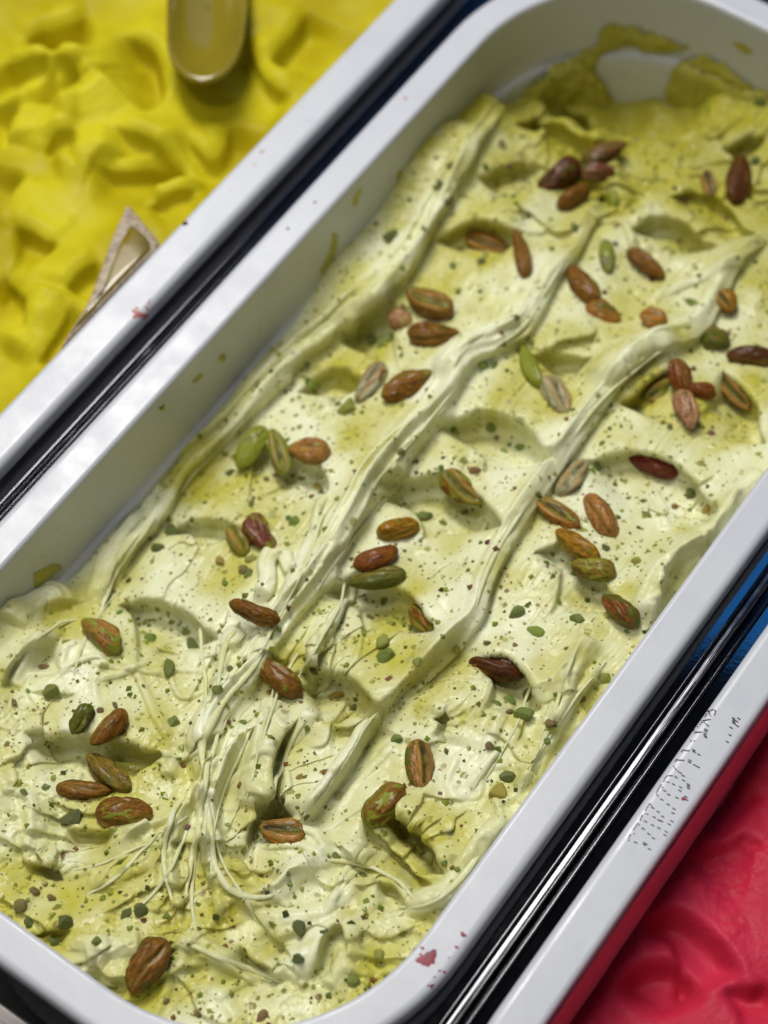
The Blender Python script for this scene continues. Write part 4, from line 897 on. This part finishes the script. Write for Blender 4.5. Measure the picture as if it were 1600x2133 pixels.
OCT = np.array([(1, 0, 0), (-1, 0, 0), (0, 1, 0), (0, -1, 0), (0, 0, 1), (0, 0, -1)], float)
OF = [(0, 2, 4), (2, 1, 4), (1, 3, 4), (3, 0, 4), (2, 0, 5), (1, 2, 5), (3, 1, 5), (0, 3, 5)]
tries = 0
while len(ct_) < 1500*6 and tries < 6000:
    tries += 1
    x_, y_ = cg.uniform(-70, 70), cg.uniform(-166, 160)
    if fbm(np.array(x_/13), np.array(y_/13), 44, 2) + 0.25*cg.random() + (0.12 if y_ < -80 else 0) < 0.06: continue
    h = BV.ray_cast(Vector((x_*MM, y_*MM, 0.05)), Vector((0, 0, -1)))
    if h[0] is None: continue
    r_ = 0.28+0.85*cg.random()**2.0; R_ = np.array(Matrix.Rotation(cg.random()*6.28, 3, Vector(cg.normal(size=3))))
    V_ = (OCT*(0.7+0.6*cg.random((6, 3)))*r_) @ R_.T + np.array(h[0])*1000 + np.array(h[1])*0.05
    k0 = len(cv_)*6; cv_.append(V_); cf_ += [(a+k0, b+k0, c+k0) for a, b, c in OF]; ct_ += [cg.random()]*6
crumbs = obj('nut_crumbs', mesh_np('nut_crumbs', np.vstack(cv_)*MM, None, M_CRUMB, False, {'tone': np.array(ct_)}, tris=np.array(cf_)))
crumbs['kind'] = 'stuff'; tag(crumbs, 'fine green and brown pistachio crumbs sprinkled through the gelato', 'nut crumbs')

# ------------------------------------------------------------------ marks on the rims
bpy.context.view_layer.update()
def child_of(root, nm): return [c for c in root.children if c.name.split('.')[0] == nm][0]
RIMS = {r.name: (child_of(r, 'rim'), bvh_of(child_of(r, 'rim'))) for r in (pan, pan_y, pan_r)}
def drop(root, px, rpx, mat, name='stain', hgt=0.25, seed=0, lobes=0.25, aspect=1.0, ang=0.0):
    """a flattened drop lying on the rim"""
    rim, bv = RIMS[root.name]; h = hit(px, bv)
    if h[0] is None: return
    p, n = h[0], h[1]; r = rpx/FPX*(p-C0).length; rr = random.Random(seed); ph = [rr.uniform(0, 6.28) for _ in range(4)]
    x = n.orthogonal().normalized(); y = n.cross(x)
    ns, nr = 28, 6; vs = [p+n*(hgt*r)]; fs = []
    for i in range(1, nr+1):
        f = i/nr
        for j in range(ns):
            a = 2*math.pi*j/ns; w = 1+lobes*(math.sin(2*a+ph[0])+0.7*math.sin(3*a+ph[1])+0.5*math.sin(5*a+ph[2])+0.4*math.sin(8*a+ph[3]))*0.5
            u, v = r*f*w*math.cos(a)*aspect, r*f*w*math.sin(a)
            q = p + x*(u*math.cos(ang)-v*math.sin(ang)) + y*(u*math.sin(ang)+v*math.cos(ang))
            hh = bv.ray_cast(q+n*0.003, -n)
            if hh[0] is not None: q = hh[0]
            vs.append(q+n*(hgt*r*(1-f*f) + (0.00004 if i < nr else -0.00005)))
    for j in range(ns):
        fs.append((0, 1+j, 1+(j+1) % ns))
        for i in range(nr-1):
            a = 1+i*ns; b = a+ns; fs.append((a+j, b+j, b+(j+1) % ns, a+(j+1) % ns))
    mi = root.matrix_world.inverted(); me = bpy.data.meshes.new(name); me.from_pydata([tuple(mi @ v) for v in vs], [], fs); me.update()
    for pl in me.polygons: pl.use_smooth = True
    me.materials.append(mat); obj(name, me, root)
drop(pan, (891, 1997), 19, M_JUICE, hgt=0.03, seed=1, lobes=0.45)
for i, (x, y, r) in enumerate([(965, 1947, 6), (951, 1973, 4), (926, 2025, 3.5), (916, 2022, 3), (905, 2035, 2.5), (900, 2054, 4.5), (893, 2053, 3), (880, 1975, 4), (935, 1995, 2), (876, 1988, 3)]):
    drop(pan, (x, y), r, M_JUICE, hgt=0.10, seed=10+i, lobes=0.5)
drop(pan, (600, 476), 3.6, M_SYRUP, hgt=0.25, seed=30); drop(pan, (656, 421), 3, M_SYRUP, hgt=0.2, seed=31, aspect=1.6)
drop(pan, (845, 205), 4, M_PINK, hgt=0.1, seed=32)
drop(pan_y, (385, 465), 7, M_SYRUP, hgt=0.35, seed=33, lobes=0.1)
drop(pan_y, (290, 655), 11, M_PINK, hgt=0.03, seed=34, lobes=0.9, aspect=1.3, ang=0.6)
for i, (x, y, r) in enumerate([(306, 640, 3.5), (309, 632, 3.2), (311, 625, 2.8), (308, 645, 3), (285, 642, 4), (546, 316, 4), (530, 343, 2.5), (478, 396, 1.6), (186, 668, 2), (26, 823, 2.5), (151, 700, 1.6)]):
    drop(pan_y, (x, y), r, M_PINK, hgt=0.05, seed=40+i, lobes=0.7)
drop(pan_r, (1424, 1664), 5, M_JUICE, hgt=0.15, seed=60)
# dotted black ink code on the red pan's rim (positions traced at five times photo size)
DOTS = [(150, 1555), (150, 1530), (155, 1510), (166, 1495), (205, 1485), (200, 1440), (208, 1425), (220, 1408), (230, 1392), (240, 1378), (258, 1392), (272, 1340), (276, 1322), (284, 1306), (291, 1294), (320, 1275), (345, 1282),
        (325, 1240), (331, 1225), (340, 1210), (350, 1196), (360, 1181), (370, 1170), (385, 1190), (440, 1052), (450, 1036), (457, 1020), (466, 1005), (476, 990), (485, 976), (500, 1000), (440, 1076), (455, 1090), (515, 940), (521, 920), (531, 901), (545, 887),
        (548, 945), (570, 949), (618, 780), (630, 800), (640, 816), (657, 832), (798, 518), (833, 518), (705, 560), (692, 578), (820, 375), (838, 390), (812, 396), (830, 410), (868, 370), (890, 347), (910, 327), (935, 325), (950, 340), (965, 350), (978, 362),
        (1025, 193), (1045, 200), (1055, 213), (1048, 230), (1040, 246), (1010, 197), (992, 206), (986, 220), (990, 236), (1002, 256), (962, 236), (955, 250), (944, 265), (975, 208), (938, 246), (912, 252), (922, 236), (892, 262), (880, 280), (862, 300)]
DASH = [(220, 1575), (315, 1583), (312, 1600), (328, 1590), (365, 1645), (300, 1432), (358, 1487), (405, 1530), (325, 1358), (396, 1395), (463, 1426), (540, 1464), (526, 1498), (415, 1312), (463, 1345), (490, 1352), (400, 1215), (455, 1256), (500, 1305), (570, 1386), (600, 1355),
        (495, 1130), (560, 1180), (620, 1225), (611, 1270), (522, 1036), (565, 1076), (652, 1110), (682, 1036), (690, 1000), (615, 970), (642, 896), (720, 930), (770, 970), (770, 990), (770, 1010), (745, 1100), (750, 1130), (684, 848), (716, 880), (788, 722), (780, 740), (836, 770), (872, 790),
        (826, 612), (830, 632), (880, 660), (955, 400), (950, 416), (945, 440), (943, 460), (950, 478), (1240, 282), (1245, 302), (1240, 318), (1246, 336), (1270, 312), (1295, 285), (1280, 362), (1215, 380), (1205, 458), (1175, 528)]
LINES = [((555, 878), (610, 880)), ((555, 762), (610, 725)), ((630, 736), (652, 705)), ((650, 716), (730, 720)), ((615, 662), (680, 626)), ((695, 636), (720, 605)), ((720, 616), (785, 620)), ((722, 510), (760, 480)), ((770, 456), (800, 430)), ((820, 433), (915, 423)), ((858, 346), (905, 311)), ((905, 310), (1005, 292))]
rim_r, bv_r = RIMS[pan_r.name]; iv = []; jf = []
def ink(p1, p2, w):
    a = np.array(p1)/5+[1280, 1440]; b = np.array(p2)/5+[1280, 1440]; d = b-a; l = np.hypot(*d)+1e-6; n = np.array([-d[1], d[0]])/l*w
    m = max(1, int(l/4)); rows = []
    for i in range(m+1):
        c = a+d*i/m; f = 1.0 if 0 < i < m else 0.8
        for s in (-1, 1):
            h = hit(tuple(c+n*s*f), bv_r)
            if h[0] is None: return
            rows.append(h[0]+h[1]*0.00006)
    k = len(iv); iv.extend(rows)
    for i in range(m): jf.append((k+2*i, k+2*i+1, k+2*i+3, k+2*i+2))
for x, y in DOTS: ink((x-6, y-4), (x+6, y+4), 1.7)
for x, y in DASH: ink((x-18, y-10), (x+18, y+10), 1.35)
for a, b in LINES: ink(a, b, 1.35)
mi = pan_r.matrix_world.inverted(); me = bpy.data.meshes.new('ink_code'); me.from_pydata([tuple(mi @ v) for v in iv], [], jf); me.update(); me.materials.append(M_INK)
o = obj('ink_code', me, pan_r); o['label'] = 'black dotted ink code printed on the white rim'

# ------------------------------------------------------------------ garnish on the yellow gelato
def slab(name, outline, thick, mat, parent, M, bev=0.25):
    """closed slab from an outline, with softened edge"""
    P = catmull(list(outline)+[outline[0]], 2.0)[:-1]; n = len(P); c = P.mean(0); co = []
    for f, z in ((0.0, 0.5), (0.6, 0.5), (0.93, 0.46), (1.0, 0.2), (1.0, -0.2), (0.93, -0.46), (0.0, -0.5)):
        co.append(np.c_[c+(P-c)*f, np.full(n, z*thick)])
    k = len(co); co = np.vstack(co); i = np.arange(n); j = (i+1) % n
    q = np.vstack([np.stack([a*n+i, a*n+j, (a+1)*n+j, (a+1)*n+i], 1) for a in range(k-1)])
    co = (np.asarray(M.to_3x3()) @ co.T).T + np.asarray(M.translation)
    return obj(name, mesh_np(name, co*MM, q[:, ::-1], mat), parent)
M_AMBER = simple('amber_glaze', (0.27, 0.21, 0.015), 0.16, ns=40, coat=0.4, dark=0.8)
M_RIND = simple('pale_rind', (0.52, 0.42, 0.30), 0.55, ns=420, dark=0.5, sss=0.2)
M_FLESH = simple('olive_flesh', (0.24, 0.17, 0.01), 0.25, ns=120, dark=0.6, coat=0.4)

wr_ = empty('fruit_slice', (-0.135, 0.0, -0.012), 'pointed slice with pale rind and olive middle stuck in yellow gelato beside its rim', 'garnish')
def px_slab(name, px, z, thick, mat, root, bx=0.0):
    P = on_z(np.array(px, float), z); P[:, 0] = np.minimum(P[:, 0], -105.6-bx); P = P - np.array(root.location)*1000
    o = slab(name, P[:, :2], thick, mat, root, Matrix.Translation((0, 0, z - root.location.z*1000)))
    return o
px_slab('rind', [(268, 432), (300, 470), (345, 525), (360, 600), (310, 700), (240, 760), (140, 740), (150, 700), (180, 650), (205, 590), (238, 500)], -4.5, 5.0, M_RIND, wr_)
px_slab('flesh', [(273, 470), (305, 497), (335, 532), (345, 590), (290, 680), (225, 720), (190, 705), (206, 640), (235, 550), (253, 505)], -2.2, 1.4, M_FLESH, wr_, 0.8)
# oval bowl
Pq = on_z(np.array([(362, -120), (350, -40), (347, 40), (350, 100), (368, 142), (400, 166), (436, 168), (472, 150), (498, 108), (512, 40), (514, -40), (500, -120), (430, -170)], float), -3)[:, :2]
Pq = catmull(list(Pq)+[Pq[0]], 1.5)[:-1]; cq = Pq.mean(0); nq = len(Pq); rings = []
for f, z in ((0.02, -5.2), (0.3, -5.0), (0.55, -4.2), (0.74, -2.6), (0.86, -0.8), (0.93, 0.2), (0.97, 0.45), (1.0, 0.1), (1.01, -0.8), (0.97, -2.2), (0.85, -4.6), (0.6, -6.6), (0.02, -7.4)):
    rings.append(np.c_[(Pq-cq)*f, np.full(nq, z)])
iq = np.arange(nq); jq = (iq+1) % nq
qq = np.vstack([np.stack([a*nq+iq, a*nq+jq, (a+1)*nq+jq, (a+1)*nq+iq], 1) for a in range(len(rings)-1)])
bo = obj('oval_scoop', mesh_np('oval_scoop', np.vstack(rings)*MM, qq, M_AMBER)); bo.location = (cq[0]*MM, cq[1]*MM, -0.003)
tag(bo, 'glossy amber oval scoop bowl resting on the yellow gelato', 'scoop')

# ------------------------------------------------------------------ gelato smeared on the pan wall
BVB = bvh_of(child_of(pan, 'basin'))
def inpoly(x, y, P):
    c = np.zeros(x.shape, bool); j = len(P)-1
    for i in range(len(P)):
        a, b = P[i], P[j]
        c ^= ((a[1] > y) != (b[1] > y)) & (x < (b[0]-a[0])*(y-a[1])/(b[1]-a[1]+1e-9)+a[0]); j = i
    return c
def edged(x, y, P):
    d = np.full(x.shape, 1e9)
    for i in range(len(P)):
        a = np.array(P[i-1], float); b = np.array(P[i], float); ab = b-a
        t = np.clip(((x-a[0])*ab[0]+(y-a[1])*ab[1])/(ab@ab+1e-9), 0, 1); d = np.minimum(d, np.hypot(x-a[0]-t*ab[0], y-a[1]-t*ab[1]))
    return d
def smear(poly, thick, step=5, rag=8):
    """a thin smear of gelato clinging to the pan wall"""
    P = np.asarray(catmull(list(poly)+[poly[0]], 12)[:-1]); lo, hi = P.min(0)-step*2, P.max(0)+step*2
    gx, gy = np.meshgrid(np.arange(lo[0], hi[0], step), np.arange(lo[1], hi[1], step))
    sd = np.where(inpoly(gx, gy, P), 1, -1)*edged(gx, gy, P) + rag*fbm(gx/22, gy/22, 77, 3)
    ids = -np.ones(gx.shape, int); vs = []
    for i in range(gx.shape[0]):
        for j in range(gx.shape[1]):
            if sd[i, j] < -step: continue
            h = hit((gx[i, j], gy[i, j]), BVB)
            if h[0] is None: continue
            f = max(0.0, min(1.0, (sd[i, j]+step*0.6)/14)); w = thick*(f**0.6)*(1+0.5*float(fbm(np.array(gx[i, j]/14), np.array(gy[i, j]/14), 5, 3))) - 0.12*(f <= 0)
            ids[i, j] = len(vs); vs.append(h[0]+h[1]*w*MM)
    fs = [(ids[i, j], ids[i+1, j], ids[i+1, j+1], ids[i, j+1]) for i in range(gx.shape[0]-1) for j in range(gx.shape[1]-1)
          if min(ids[i, j], ids[i+1, j], ids[i+1, j+1], ids[i, j+1]) >= 0]
    if len(fs) < 1: return
    co = (np.array([tuple(v) for v in vs]) - np.array(gel.location))
    obj('wall_smear', mesh_np('wall_smear', co, fs, M_GEL, True, {'pale': np.full(len(co), 0.15), 'old': np.full(len(co), 0.8)}), gel)
for poly, th in [([(1168, 140), (1200, 118), (1245, 85), (1262, 55), (1330, 58), (1405, 86), (1440, 100), (1380, 108), (1310, 96), (1262, 108), (1230, 150), (1190, 180)], 1.6),
                 ([(1390, 215), (1395, 160), (1425, 125), (1470, 118), (1510, 135), (1560, 170), (1610, 205), (1620, 260), (1500, 250)], 1.8),
                 ([(1095, 190), (1130, 150), (1165, 128), (1215, 128), (1250, 165), (1280, 215), (1290, 270), (1110, 270)], 3.0), ([(1525, 88), (1545, 92), (1568, 108), (1550, 108)], 0.4),
                 ([(693, 485), (702, 490), (698, 530), (672, 572), (668, 560), (688, 520)], 0.35), ([(745, 395), (755, 395), (740, 430), (735, 425)], 0.3), ([(830, 355), (842, 360), (834, 378), (826, 372)], 0.4),
                 ([(460, 738), (470, 742), (466, 752), (458, 750)], 0.7), ([(400, 795), (418, 778), (422, 785), (404, 800)], 0.5), ([(70, 1195), (110, 1175), (128, 1182), (90, 1215), (75, 1225)], 0.5), ([(330, 850), (345, 842), (340, 856)], 0.3)]:
    smear(poly, th, step=4 if th < 0.8 else 5, rag=2 if th < 0.8 else 8)
